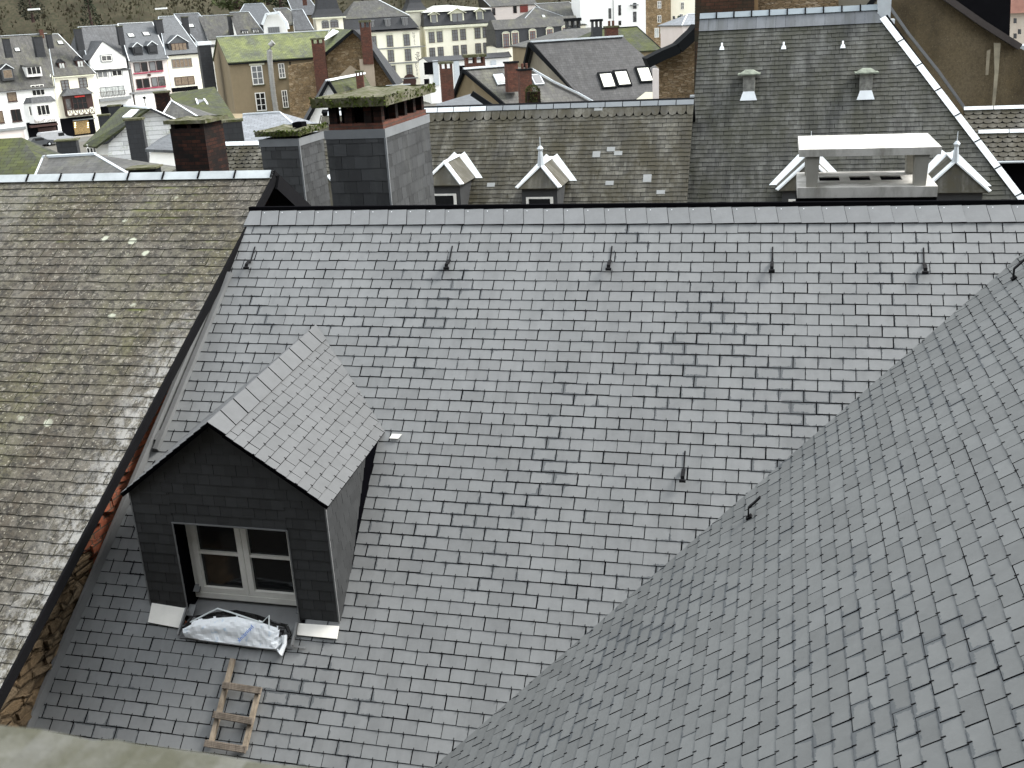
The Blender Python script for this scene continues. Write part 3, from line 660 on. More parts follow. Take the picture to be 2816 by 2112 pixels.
# side wall in brick and stone below the verge: closed prism
def rz(P): return rdz(P)
w0 = PL + UL2 * (-.4) + R * (-.42); w1 = PL + R * (vb3[0] - .25) + UL2 * vb3[1]
def wallseg(t0, t1, mat, name):
    m = M(); A_ = w0.lerp(w1, t0); B_ = w0.lerp(w1, t1); T = R * -.3
    m.hexa([A_ - Z * 4, A_ - Z * 4 + T, B_ - Z * 4 + T, B_ - Z * 4], [A_ - NL * .03, A_ - NL * .03 + T, B_ - NL * .03 + T, B_ - NL * .03]); return m.build(name, mat, lh)
MT['rough_brick'] = brick_mat('rough_red_brick', (0.42, 0.12, 0.06), (0.28, 0.085, 0.045), (0.10, 0.08, 0.06), dirt=(0.07, 0.05, 0.035), dirtamt=.6)
wallseg(0, .50, MT['rough_brick'], 'brick_wall')
wallseg(.50, 1, MT['rubble_dark'], 'stone_wall')
wm = M(); g0 = p1 - R * .30; gp_ = [g0 - Z * .08, g0 - D * .55 - Z * .50, g0 - D * .55 - Z * 4, g0 + dn2 * 1.8 - Z * 4, g0 + dn2 * 1.8 - Z * .2]
wm.face(gp_); wm.face([p - R * .2 for p in gp_][::-1]); wm.build('gable_wall', MT['brick_dark'], lh)

# rough broken masonry standing out of the wall under the verge
rd = random.Random(21)
bm1 = M(); bm2 = M()
for i in range(150):
    t_ = rd.uniform(.22, 1.0); A_ = w0.lerp(w1, t_) - Z * rd.uniform(.24, .9 * t_ + .30); q_ = A_ + R * rd.uniform(-.02, .03)
    sx_, sz_ = rd.uniform(.06, .16), rd.uniform(.03, .07); tilt = rd.uniform(-.5, .15); ax_ = (D + Z * tilt).normalized()
    m_ = bm1 if t_ < .5 + rd.uniform(-.05, .05) else bm2
    m_.bar(q_ - ax_ * sx_, q_ + ax_ * sx_, rd.uniform(.03, .09), sz_ * 1.5, Z)
bm1.build('broken_bricks', MT['rough_brick'], lh); bm2.build('protruding_stones', MT['rubble_dark'], lh)
# ================================================================== ROOFS AND CHIMNEYS JUST BEHIND THE RIDGE
def frame_at(px, py, Y, az=-14.8): return Fr(U(px, py, Y), az)
def slope_roof(F, al):
    u = F.ex; v = (F.ey * math.cos(math.radians(al)) + Z * math.sin(math.radians(al))).normalized(); return u, v, u.cross(v).normalized()
def zinc_run(m, pts_a, pts_b, seg=0.9, lip=0.02, t=.012):
    """capping strip between two lines a and b, cut into lengths with raised joints"""
    a0, a1 = pts_a; b0, b1 = pts_b; L = (a1 - a0).length; n = max(1, int(L / seg))
    for i in range(n):
        t0, t1 = i / n, (i + 1) / n - .012 / L
        q = [a0.lerp(a1, t0), a0.lerp(a1, t1), b0.lerp(b1, t1), b0.lerp(b1, t0)]
        nn = (q[1] - q[0]).cross(q[3] - q[0])
        if nn.z < 0: q = q[::-1]
        m.slab(q, t)
def joints(m, a0, a1, b0, b1, seg, mi=1, w=.03):
    L = (a1 - a0).length; n = max(1, int(L / seg))
    for i in range(1, n + 1):
        p = a0.lerp(a1, i / n); q = b0.lerp(b1, i / n); m.bar(p + Z * .012, q + Z * .012, w, .015, Z, mi)
# ---- middle weathered roof
FM = frame_at(1180, 300, 27); uM, vM, nM = slope_roof(FM, 50)
def onM(px, py, h=0.0): return UP(px, py, FM.O + nM * h, nM)
def abM(P): return ((P - FM.O).dot(uM), (P - FM.O).dot(vM))
mh = thing('weathered_roof_house', FM.p(2, 1, -5), 'long low house with mottled old slates and two hipped dormers behind the new roof', 'house')
aL_ = abM(onM(885, 303))[0]; aR_ = abM(onM(1908, 283)); aRb = abM(onM(1886, 600))
polM = [(aL_, -5.2), (aRb[0] + (aRb[0] - aR_[0]) * .3, -5.2), (aR_[0], 0), (aL_, 0)]
mm = slates(FM.O, uM, vM, cut_top(polM, -.36), .185, .115, gap=.004, lift=.012, jit=.004, rowjit=.004, v_start=-.36 - .115 * 50)
mm.build('weathered_roof_slope', [MT['slate_mid'], MT['slate_edge'], MT['under']], mh)
mm = slates(FM.O + nM * .012, uM, vM, clip(polM, [(-50, -.40), (50, -.40), (50, -.10), (-50, -.10)]), .205, .27, gap=.002, lift=.008, scallop=True, v_start=-.40, base=False, jit=.012)
mm.build('scalloped_course', [MT['slate_mid'], MT['slate_edge']], mh)
zc = M()
for i in range(30):
    a1 = aR_[0] - i * .42; a0 = a1 - .40
    if a0 < aL_: break
    c0 = FM.O + uM * a0; c1 = FM.O + uM * a1
    zc.slab([c0 - vM * .12 + nM * .03, c1 - vM * .12 + nM * .03, c1 + nM * .05, c0 + nM * .05], .012, 0 if abs(a0) > 99 or a1 > 1.6 else 1)
zc.build('ridge_capping', [flat('dull_zinc', (.24, .26, .27), .5), MT['zinc_bright']], mh)
rm = M(); q0 = FM.O + uM * aL_; q1 = FM.O + uM * aR_[0]; rm.slab([q1, q0, q0 + FM.ey * 4 - Z * 4.5, q1 + FM.ey * 4 - Z * 4.5], .1); rm.build('rear_roof_slope', MT['slate_edge'], mh)
wm = M(); wm.box(Fr(FM.O, -14.8), aL_ + .2, aR_[0] - .2, -3.0, 3.2, -11, -4.0); wm.build('wall', MT['white'], mh)
ppm = flat('pale_patch', (.26, .27, .265), .55)
for px, py, w_, h_ in ((1680, 410, .19, .12), (1700, 421, .19, .11), (1676, 503, .19, .11), (1780, 490, .19, .20), (1350, 508, .19, .11), (1817, 528, .19, .10), (1645, 303, .2, .2), (1640, 424, .18, .16)):
    pt = M(); c = onM(px, py, .016); pt.slab([c - uM * w_ / 2 - vM * h_ / 2, c + uM * w_ / 2 - vM * h_ / 2, c + uM * w_ / 2 + vM * h_ / 2, c - uM * w_ / 2 + vM * h_ / 2], .008); pt.build('patched_slate', ppm, mh)
def hip_dormer(parent, F, u, v, n, pb, L, w, run, drop, smat, face=MT['slate_clad'], finial=True, wallh=1.0, zw=.07, glass=True, al=50):
    """dormer whose level ridge starts on the roof at pb and comes L towards the viewer, with a hipped front"""
    ex, ey = F.ex, F.ey; A = pb - ey * L; ta = math.tan(math.radians(al))
    eL, eR = A - ex * w - ey * run - Z * drop, A + ex * w - ey * run - Z * drop
    back = (drop) / ta   # eave meets roof this much nearer than pb
    bL, bR = pb - ex * w - ey * back - Z * drop, pb + ex * w - ey * back - Z * drop
    body = M(); iw = w * .82
    f0, f1 = A - ex * iw - ey * (run - .12) - Z * drop, A + ex * iw - ey * (run - .12) - Z * drop
    g0, g1 = pb - ex * iw - ey * back - Z * drop, pb + ex * iw - ey * back - Z * drop
    dz = Z * wallh
    body.hexa([f0 - dz, f1 - dz, g1 - dz, g0 - dz], [f0 + Z * .03, f1 + Z * .03, g1 + Z * .03, g0 + Z * .03])
    bo_ = body.build('dormer', face, parent)
    m = M(); up_ = Z * .03
    m.slab([eR + up_, bR + up_, pb + up_, A + up_], .04); m.slab([bL + up_, eL + up_, A + up_, pb + up_], .04); m.slab([eL + up_, eR + up_, A + up_], .04)
    m.build('dormer_roof', smat, bo_)
    z_ = M(); k = Z * .05
    for a, b in ((A, eL), (A, eR)): z_.bar(a + k, b + k, zw * 1.5, .035)
    z_.bar(A + k, pb + k, zw * 1.3, .035)
    for b_, s_ in ((bR, 1), (bL, -1)):
        o = nM * 0 + n * .02; q = [b_ + o, b_ + ex * (.18 * s_) + o, pb + ex * (.13 * s_) + v * .14 + o, pb + v * .02 + o]
        q = q if s_ > 0 else q[::-1]
        z_.slab([p - ey * 0 for p in q], .02)
    z_.build('zinc_flashing', MT['zinc_bright'], bo_)
    if finial:
        f = M(); f.tube([A + Z * .0, A + Z * .34], [.085, .045], 8); f.tube([A + Z * .34, A + Z * .40, A + Z * .46], [.045, .075, .03], 8); f.tube([A + Z * .46, A + Z * .66], [.012, .008], 6); f.build('finial', MT['zinc'], bo_)
    if glass:
        Fd = Fr(f0 - dz, ex=ex, ey=ey); W_ = (f1 - f0).length
        g = M(); g.box(Fd, W_ * .12, W_ * .88, -.03, .0, wallh * .2, wallh * .82); wo_ = g.build('window_frame', MT['white_paint'], bo_)
        g = M(); g.box(Fd, W_ * .2, W_ * .8, -.04, -.01, wallh * .25, wallh * .78); g.build('pane', MT['glass'], bo_)
for px, py in ((1262, 432), (1516, 438)):
    hip_dormer(mh, FM, uM, vM, nM, onM(px, py), 1.15, .50, .40, .46, MT['slate_mid'], finial=px > 1300)
hip_dormer(mh, FM, uM, vM, nM, onM(955, 470), 1.15, .95, .6, .7, MT['slate_mid'], finial=False)
# ---- right dark weathered roof
FR_ = frame_at(1925, 45, 27.6); uR_, vR_, nR_ = slope_roof(FR_, 52)
def onR(px, py, h=0.0): return UP(px, py, FR_.O + nR_ * h, nR_)
def abR(P): return ((P - FR_.O).dot(uR_), (P - FR_.O).dot(vR_))
rh = thing('dark_hipped_roof_house', FR_.p(3, 1, -6), 'tall house with a dark streaked slate roof, two vent cowls and a zinc hip', 'house')
r1 = abR(onR(2425, 52)); r2 = abR(onR(2816, 562)); kx = (r2[0] - r1[0]) / (r2[1] - r1[1])
l1 = abR(onR(1925, 45)); l2 = abR(onR(1888, 565)); kl = (l2[0] - l1[0]) / (l2[1] - l1[1]); bot = l2[1] - 1.2
polR_ = [(l1[0] + kl * (bot - l1[1]), bot), (r1[0] + kx * (bot - r1[1]), bot), (r1[0], r1[1]), (r1[0] - .05, 0), (0, 0)]
s_ = slates(FR_.O, uR_, vR_, cut_top(polR_, -.44), .185, .118, gap=.004, lift=.012, jit=.004, rowjit=.004, v_start=-.44 - .118 * 75)
s_.build('dark_roof_slope', [MT['slate_right'], MT['slate_edge'], MT['under']], rh)
s_ = slates(FR_.O + nR_ * .015, uR_, vR_, clip(polR_, [(-50, -.46), (50, -.46), (50, -.10), (-50, -.10)]), .23, .36, gap=.003, lift=.014, v_start=-.46, base=False)
s_.build('ridge_course', [slate_mat('dark_ridge_slate', (.12, .13, .14), rough=.5, streak=(.05, .055, .05)), MT['slate_edge']], rh)
zc = M(); zj = M()
a1 = r1[0] - .05
for i in range(10):
    x0, x1 = i * a1 / 10, (i + 1) * a1 / 10 - .02; c0 = FR_.O + uR_ * x0; c1 = FR_.O + uR_ * x1
    zc.slab([c0 - vR_ * .11 + nR_ * .05, c1 - vR_ * .11 + nR_ * .05, c1 + vR_ * .05 + nR_ * .05, c0 + vR_ * .05 + nR_ * .05], .015)
    zc.bar(c1 - vR_ * .12 + nR_ * .06, c1 + vR_ * .06 + nR_ * .06, .03, .02, nR_, 1)
zc.build('ridge_capping', [flat('blue_grey_zinc', (.24, .28, .30), .5), MT['slate_edge']], rh)
hp0 = FR_.O + uR_ * r1[0] + vR_ * r1[1] + nR_ * .05; hp1 = FR_.O + uR_ * (r1[0] + kx * (bot - r1[1])) + vR_ * bot + nR_ * .05
zc = M(); zj = M(); hd = (hp1 - hp0).normalized(); hs_ = hd.cross(nR_).normalized(); hs_ = hs_ if hs_.x > 0 else -hs_
zinc_run(zc, (hp0 - hs_ * .06, hp1 - hs_ * .06), (hp0 + hs_ * .09, hp1 + hs_ * .09), .72); joints(zc, hp0 - hs_ * .06, hp1 - hs_ * .06, hp0 + hs_ * .10, hp1 + hs_ * .10, .72)
zc.build('hip_capping', [MT['zinc_bright'], MT['slate_edge']], rh)
m = M(); m.slab([hp0, hp1, hp1 + FR_.ey * 7 , hp0 + FR_.ey * 1.5], .1) if False else None
m = M(); c = FR_.O + uR_ * r1[0]; m.slab([hp1, hp1 + FR_.ey * 9, c + FR_.ey * .8, c], .1); m.build('side_roof_slope', MT['slate_edge'], rh)
m = M(); m.slab([c, c - uR_ * r1[0], c - uR_ * r1[0] + FR_.ey * 4 - Z * 5, c + FR_.ey * 4 - Z * 5], .1); m.build('rear_roof_slope', MT['slate_edge'], rh)
m = M(); zl = rdz(FR_.O + vR_ * bot)[2]
m.box(FR_, .1, (r1[0] + kx * (bot - r1[1])) - .3, (vR_ * bot).dot(FR_.ey) + .3, 4, -13, (vR_ * bot).z - .1); m.build('wall', MT['cream'], rh)
m = M(); gy0 = (vR_ * bot).dot(FR_.ey); gz0 = (vR_ * bot).z
g_ = [FR_.p(.06, gy0 + .2, gz0 - 1), FR_.p(.06, 3.9, gz0 - 1), FR_.p(.06, 3.9, -5), FR_.p(.06, 0, -.08), FR_.p(.06, gy0 + .2, gz0 + .1)]
m.face(g_); m.face([p + uR_ * .2 for p in g_][::-1]); m.build('gable_wall', MT['brick_dark'], rh)
# zinc pillar at the head of the hip
m = M(); Fp = frame_at(2412, 52, 26.4); m.box(Fp, 0, .30, 0, .3, -.1, 1.6); po = m.build('zinc_upstand', MT['zinc'], rh)
m = M(); m.box(Fp, -.05, .40, -.05, .3, -.14, -.02); m.build('upstand_foot', MT['zinc_bright'], po)
def vent_cowl(px, pyb, wm=.20):
    b = onR(px, pyb, 0); ex, ey = FR_.ex, FR_.ey
    m = M(); m.slab([b - ex * .20 + nR_ * .03, b + ex * .20 + nR_ * .03, b + ex * .13 + vR_ * .20 + nR_ * .10, b - ex * .13 + vR_ * .20 + nR_ * .10], .02)
    o = m.build('vent_cowl', MT['zinc_bright'], rh)
    Fb = Fr(b + vR_ * .30, ex=ex, ey=ey)
    m = M(); m.box(Fb, -.14, .14, -.13, .12, -.15, .36); m.build('vent_body', flat('cowl_grey', (.20, .20, .18), .6, var=.5, scale=8), o)
    m = M(); p = Fb.p; m.hexa([p(-.26, -.24, .36), p(.26, -.24, .36), p(.26, .24, .36), p(-.26, .24, .36)], [p(-.26, -.24, .39), p(.26, -.24, .39), p(.26, .24, .39), p(-.26, .24, .39)]); m.hexa([p(-.22, -.2, .39), p(.22, -.2, .39), p(.22, .2, .39), p(-.22, .2, .39)], [p(-.1, -.08, .47), p(.1, -.08, .47), p(.1, .08, .47), p(-.1, .08, .47)]); m.build('vent_cap', flat('cowl_cap', (.17, .19, .15), .7, var=.5, scale=8), o)
vent_cowl(2058, 278); vent_cowl(2380, 276)
for px, py in ((1985, 132), (2155, 130), (2318, 127)):
    c = onR(px, py, .03); m = M(); m.bar(c + vR_ * .14, c, .04, .03, nR_); m.slab([c - uR_ * .06 - vR_ * .05, c + uR_ * .06 - vR_ * .05, c + uR_ * .04 + vR_ * .05, c - uR_ * .04 + vR_ * .05], .015); m.build('roof_hook', MT['zinc_bright'], rh)
for px, py in ((2225, 425), (2607, 428)):
    hip_dormer(rh, FR_, uR_, vR_, nR_, onR(px, py), 1.1, .70, .30, .62, MT['slate_mid'], al=52, zw=.08)
# ---- concrete chimney
FC = frame_at(2192, 545, 10.9); wC = FC.aty(2577, 543)[0]; z1 = FC.aty(2192, 517)[1]; d1 = FC.atz(2192, 474, z1)[1]
cc = thing('concrete_chimney', FC.p(wC / 2, d1 / 2, -1), 'wide pale concrete chimney with a flat slab on posts behind the ridge', 'chimney')
m = M(); hx = [(w0_, w1_) for w0_, w1_ in ((.17, .325), (.40, .555), (.63, .785))]
y0h, y1h = d1 * .42, d1 * .68
m.box(FC, 0, wC, 0, y0h, 0, z1); m.box(FC, 0, wC, y1h, d1, 0, z1)
xs = [0] + [wC * q for p in hx for q in p] + [wC]
for i in range(0, len(xs), 2): m.box(FC, xs[i], xs[i + 1], y0h, y1h, 0, z1)
m.build('base_slab', MT['concrete'], cc)
m = M(); m.box(FC, .03, wC - .03, y0h + .003, y1h - .003, .002, z1 - .012); m.build('flue', MT['black'], cc)
m = M(); m.box(FC, .0, wC - .0, .02, d1 - .05, -1.6, -.003); m.build('chimney_body', MT['black'], cc)
m = M(); m.box(FC, -.14, wC + .45, .16, d1 - .1, -1.6, -.005 - .0); m.build('chimney_flashing', MT['black'], cc) if False else None
z2, z3 = FC.aty(2197, 432)[1], FC.aty(2197, 412)[1]; x3 = FC.aty(2588, 430)[0]; d3 = FC.atz(2197, 374, z3)[1]
m = M(); m.box(FC, FC.aty(2197, 430)[0], x3, 0, d3, z2, z3); m.build('top_slab', MT['concrete'], cc)
for px in (2233, 2532):
    for dy in (.12, d1 - .16):
        x = FC.aty(px, 500)[0]
        if dy > .2: x += .0
        m = M(); p = FC.p; w_ = .055; m.hexa([p(x - w_, dy - .08, z1), p(x + w_, dy - .08, z1), p(x + w_, dy + .08, z1), p(x - w_, dy + .08, z1)], [p(x - w_ * 1.25, dy - .1, z2), p(x + w_ * 1.25, dy - .1, z2), p(x + w_ * 1.25, dy + .1, z2), p(x - w_ * 1.25, dy + .1, z2)]); m.build('post', render_mat('grey_concrete', (.36, .35, .31), (.2, .19, .15), .5, 3) if 'pc' not in MT else MT['pc'], cc)
# ---- slate clad chimneys
def chimney(name, label, corner, Y, pxl, right, drop, mat, az=-14.8, clad=None, cap=None, capmat=None, group=None, zb=None, trim=True, cat='chimney', gap=.0):
    F = frame_at(corner[0], corner[1], Y, az); xl = F.aty(pxl, corner[1])[0]; dy = F.atx(right[0], right[1], 0)[0]
    t_ = thing(name, F.p(xl / 2, dy / 2, -drop), label, cat, group)
    m = M(); m.box(F, xl, 0, 0, dy, -drop, 0); m.build('stack', mat, t_)
    if clad:
        c = M(); w_, e_ = clad
        slates(F.p(xl, -.002, -drop), F.ex, Z, [(0, 0), (-xl, 0), (-xl, drop - .12), (0, drop - .12)], w_, e_, gap=.004, lift=.008, jit=.003, m=c, base=False, rowjit=.003)
        slates(F.p(.002, 0, -drop), F.ey, Z, [(0, 0), (dy, 0), (dy, drop - .12), (0, drop - .12)], w_, e_, gap=.004, lift=.008, jit=.003, m=c, base=False, rowjit=.003)
        c.build('slate_cladding', [MT['slate_chim'], MT['slate_edge']], t_)
        z_ = M(); z_.box(F, xl - .02, .02, -.02, 0, -.13, .01); z_.box(F, 0, .02, 0, dy + .02, -.13, .01); z_.bar(F.p(.012, -.012, -drop), F.p(.012, -.012, -.13), .03, .03, F.ey); z_.build('zinc_collar', MT['collar'], t_)
    return F, xl, dy, t_
MT['collar'] = flat('dull_collar', (.16, .17, .175), .5)
MT['slate_chim'] = slate_mat('chimney_slate', (0.036, 0.038, 0.039), rndamp=0.35, light=(.065, .068, .066), rough=.55, spec=.4)
F, xl, dy, t_ = chimney('slate_clad_chimney', 'largest slate clad chimney with a moss edged slab on brick pillars', (1056, 356), 17.0, 894, (1177, 313), 2.6, MT['slate_edge'], clad=(.22, .20))
m = M(); m.box(F, xl + .06, -.02, .02, .14, 0, .10); m.box(F, -.16, -.02, .14, dy - .04, 0, .10); m.box(F, xl + .06, xl + .2, .14, dy - .04, 0, .1); m.build('brick_course', MT['brick'], t_)
for x in (xl + .08, xl * .66, xl * .33, -.16): m = M(); m.box(F, x, x + .13, .02, .15, .10, .37); m.build('brick_pillar', MT['brick_dark'], t_)
for k_ in (.3, .5, .7, .9): m = M(); m.box(F, -.15, -.03, dy * k_, dy * k_ + .12, .10, .37); m.build('brick_pillar', MT['brick_dark'], t_)
m = M(); m.box(F, xl + .22, -.2, .2, dy - .1, 0, .36); m.build('flue', MT['black'], t_)
def mossy_cap(F, x0, x1, y0, y1, z0, z1, parent, moss=True):
    m = M(); nx, ny = 10, 8
    for j in range(ny):
        for i in range(nx):
            def q(i, j):
                ex = random.Random(i * 31 + j).uniform(-.015, .015) if (0 < i < nx and 0 < j < ny) else 0
                return F.p(x0 + (x1 - x0) * i / nx, y0 + (y1 - y0) * j / ny, z1 + ex + .02 * math.sin(i * 1.3 + j))
            m.face([q(i, j), q(i + 1, j), q(i + 1, j + 1), q(i, j + 1)], smooth=True)
    p = F.p; c = [(x0, y0), (x1, y0), (x1, y1), (x0, y1)]
    for i in range(4):
        a, b = c[i], c[(i + 1) % 4]; m.face([p(*a, z0), p(*b, z0), p(*b, z1 + .01), p(*a, z1 + .01)])
    m.face([p(*q, z0) for q in c][::-1]); o = m.build('cap_slab', MT['mossy_concrete'], parent)
    if moss:
        g = M(); rd = random.Random(5)
        for a, b in ((c[0], c[1]), (c[1], c[2])):
            n_ = 150
            for i in range(n_):
                t = rd.random(); x = a[0] + (b[0] - a[0]) * t; y = a[1] + (b[1] - a[1]) * t; s = rd.uniform(.018, .038); zz = rd.uniform(z0, z1 + .03)
                C_ = p(x, y, zz); pts = [C_ + V((rd.uniform(-1, 1), rd.uniform(-1, 1), rd.uniform(-1, 1))).normalized() * s for _ in range(4)]
                for tri in ((0, 1, 2), (0, 2, 3), (0, 3, 1), (1, 3, 2)): g.face([pts[k] for k in tri])
        g.build('moss', MT['moss'], parent)
x0c = F.aty(872, 291)[0]; z0c = .37; x1c = .12; mossy_cap(F, xl - .14, .12, -.14, dy + .16, .37, .50, t_)
F, xl, dy, t_ = chimney('slate_clad_chimney', 'smaller slate clad chimney with a flat lichen slab, left of the biggest one', (820, 382), 20.0, 714, (885, 352), 2.6, MT['slate_edge'], clad=(.2, .16))
mossy_cap(F, xl - .06, .06, -.06, dy + .1, .06, .14, t_, moss=True)
m = M(); m.box(F, xl * .45, xl * .2, dy * .5, dy * .7, .15, .24); m.box(F, xl * .45 + .02, xl * .2 - .02, dy * .5 + .02, dy * .7 - .02, .241, .245); m.build('flue', MT['black'], t_)
# sooty brick chimney
F, xl, dy, t_ = chimney('sooty_brick_chimney', 'wide sooty brick chimney with a lichen topped slab in front of white walls', (560, 352), 22.5, 466, (613, 343), 1.9, MT['brick_dark'])
mossy_cap(F, xl - .08, .10, -.08, dy + .1, .10, .16, t_, moss=False)
for x in (xl + .02, xl * .5, -.1): m = M(); m.box(F, x, x + .09, .02, dy - .02, 0, .10); m.build('brick_pillar', MT['brick_dark'], t_)
m = M(); c_ = F.p(xl * .1, -.01, -1.25)
m.build('soot', MT['black'], t_) if False else None
# ---- low roof bands at the far right, walls at the top right
FT = frame_at(2650, 300, 25.0, -14.8)
lb = thing('lean_to_building', FT.p(1.2, .5, -3), 'low building with stepped scalloped roofs and white zinc ridges at the right edge', 'building')
uT, vT, nT = slope_roof(FT, 45)
for (y0_, y1_, x0_, z_) in ((300, 362, 2650, 0), (364, 442, 2690, 1)):
    P0 = U(x0_, y0_, 25.0 - z_ * .8); 
    def on_(px, py): return UP(px, py, P0, nT)
    L_ = (on_(x0_ + 60, y1_) - P0).dot(vT)
    s_ = slates(P0, uT, vT, [(0, L_), (3.2, L_), (3.2, 0), (0, 0)], .2, .13, scallop=True, lift=.012, v_start=-2)
    s_.build('scalloped_slope', [MT['slate_mid'], MT['slate_edge'], MT['under']], lb)
    m = M()
    for i in range(5): m.slab([P0 + uT * (i * .65) - vT * .06 + nT * .04, P0 + uT * (i * .65 + .63) - vT * .06 + nT * .04, P0 + uT * (i * .65 + .63) + vT * .03 + nT * .05, P0 + uT * (i * .65) + vT * .03 + nT * .05], .02)
    m.build('ridge_capping', MT['zinc_bright'], lb)
m = M(); P0 = U(2740, 446, 23.4); m.bar(P0, P0 + uT * 2, .12, .03); m.build('gutter', MT['zinc'], lb)
m = M(); P0 = U(2700, 446, 24.0); m.box(Fr(P0, -14.8), -.3, 3, 0, 2, -4, 0); m.build('wall', MT['black'], lb)
# sloping gutter strip behind the hip
tw = thing('roughcast_gable_house', U(2650, 300, 31), 'brown roughcast gable wall streaked with pale runs at top right', 'house')
def vface(pts, Y, az, mat, name, parent, t=.3):
    P0 = U(pts[0][0], pts[0][1], Y); a = math.radians(az); n_ = V((-math.sin(a), math.cos(a), 0))
    q = [UP(x, y, P0, n_) for x, y in pts]; m = M()
    m.face(q); m.face([p + n_ * t for p in q][::-1])
    for i in range(len(q)):
        j = (i + 1) % len(q); m.face([q[j], q[i], q[i] + n_ * t, q[j] + n_ * t])
    return m.build(name, mat, parent)
t = NT('streaked_roughcast', .9, .15); p = t.obj(); cc = t.mix(t.ramp(t.noise(t.mapv(p, 1, 1, .4), .55, 6, .65), .40, .62), (.13, .10, .056), (.052, .040, .024))
cc = t.mix(t.ramp(t.noise(p, .5, 3, .5), .42, .62), cc, (.15, .12, .075)); cc = t.mix(t.math('MULTIPLY', t.ramp(t.noise(p, 14, 6, .8), .45, .62), .5), cc, (.05, .042, .03)); cc = t.mix(t.math('MULTIPLY', t.ramp(t.noise(p, 30, 4, .7), .58, .7), .5), cc, (.26, .22, .15))
t.bump(t.noise(p, 30, 5), .4, .02); MT['streaky'] = t.col(cc)
vface([(2440, 10), (2440, 340), (2816 + 200, 340), (2816 + 200, 240), (2800, 130), (2700, 70), (2600, 0), (2540, -60), (2440, -120)], 31, -14.8, MT['streaky'], 'gable_wall', tw)
def pbeam(pts, P0px, Y, az, off, w, h, mat, name, parent):
    P0 = U(P0px[0], P0px[1], Y); a_ = math.radians(az); n_ = V((-math.sin(a_), math.cos(a_), 0)); m = M(); P0 = P0 - n_ * off
    for a, b in zip(pts[:-1], pts[1:]): m.bar(UP(a[0], a[1], P0, n_), UP(b[0], b[1], P0, n_), w, h)
    return m.build(name, mat, parent)
def beam(pts, Y, w, h, mat, name, parent):
    m = M()
    for a, b in zip(pts[:-1], pts[1:]): m.bar(U(a[0], a[1], Y), U(b[0], b[1], Y), w, h)
    return m.build(name, mat, parent)
pbeam([(2520, -70), (2600, -5), (2700, 65), (2800, 128)], (2440, 10), 31, -14.8, .0, .7, .16, flat('dark_coping', (.05, .042, .038), .8), 'rake_coping', tw)
pbeam([(2442, 12), (2500, 95), (2580, 195), (2655, 300), (2756, 438)], (2440, 10), 30.2, -14.8, .3, .2, .07, MT['lead'], 'verge_flashing', tw)
vface([(2733, 118), (2735, 200), (2728, 292), (2736, 292), (2746, 200), (2752, 118)], 30.1, -14.8, flat('pale_run', (.28, .25, .18), .9, var=.3), 'pale_run', tw, .02)
vface([(2714, 140), (2710, 206), (2718, 206), (2724, 136)], 30.1, -14.8, flat('pale_run_faint', (.24, .21, .15), .9, var=.3), 'pale_run', tw, .02)
bb = thing('black_clad_building', U(2700, 60, 37), 'black clad building behind the roughcast gable at top right', 'house')
vface([(2560, -60), (2560, 110), (2800, 160), (2776, 110), (2782, -60)], 37, -14.8, MT['black'], 'wall', bb, 4)
m = M(); Fg = frame_at(2784, 180, 30.2); m.box(Fg, 0, 1.5, 0, .8, 0, .52); m.build('gutter_box', MT['zinc'], tw)
# far coloured houses seen past it
fh = thing('far_pale_house', U(2810, 60, 120), 'far pale house with a red roof in the top right corner', 'house')
vface([(2778, 35), (2778, 140), (2900, 150), (2900, 30)], 120, 0, render_mat('far_wall', (.55, .50, .42), (.3, .2, .15), .6, .15), 'wall', fh, 6)
vface([(2774, 22), (2774, 37), (2905, 32), (2905, -10), (2790, -10)], 119, 0, flat('far_red_roof', (.33, .17, .13), .8, var=.3, scale=.5), 'roof', fh, 5)
for x, y in ((2788, 50), (2800, 80), (2788, 92)): vface([(x, y), (x, y + 14), (x + 8, y + 14), (x + 8, y)], 118.8, 0, MT['glass'], 'window', fh, .1)
# ---- walls behind the ridge of the dark roof
ob = thing('patched_masonry_building', U(2150, 45, 30.5), 'patched brick and stone wall rising behind the dark slate roof ridge', 'building')
MT['brick_old'] = brick_mat('old_dark_brick', (0.06, 0.036, 0.022), (0.09, 0.042, 0.026), (0.03, 0.026, 0.018), w=.25, h=.09, dirt=(0.03, 0.03, 0.02), dirtamt=.8)
vface([(1912, -80), (1908, 330), (2074, 330), (2074, -80)], 30.5, -14.8, MT['brick_old'], 'brick_wall', ob)
vface([(2084, -80), (2084, 330), (2306, 330), (2306, -80)], 30.5, -14.8, MT['rubble_fine'], 'stone_wall', ob)
m = M(); q0, q1 = U(2079, 120, 30.3), U(2079, -80, 30.3); m.bar(q0, q1, .11, .15, D); m.build('timber_post', flat('ochre_timber', (.28, .18, .09), .8), ob)
vface([(2306, -80), (2306, 330), (2440, 330), (2440, -80)], 30.5, -14.8, render_mat('grey_plaster', (.24, .22, .17), (.1, .1, .08), .4, 1), 'plaster_wall', ob)
beam([(2370, 40), (2410, -10)], 30.2, .1, .12, MT['slate_edge'], 'dark_strip', ob)
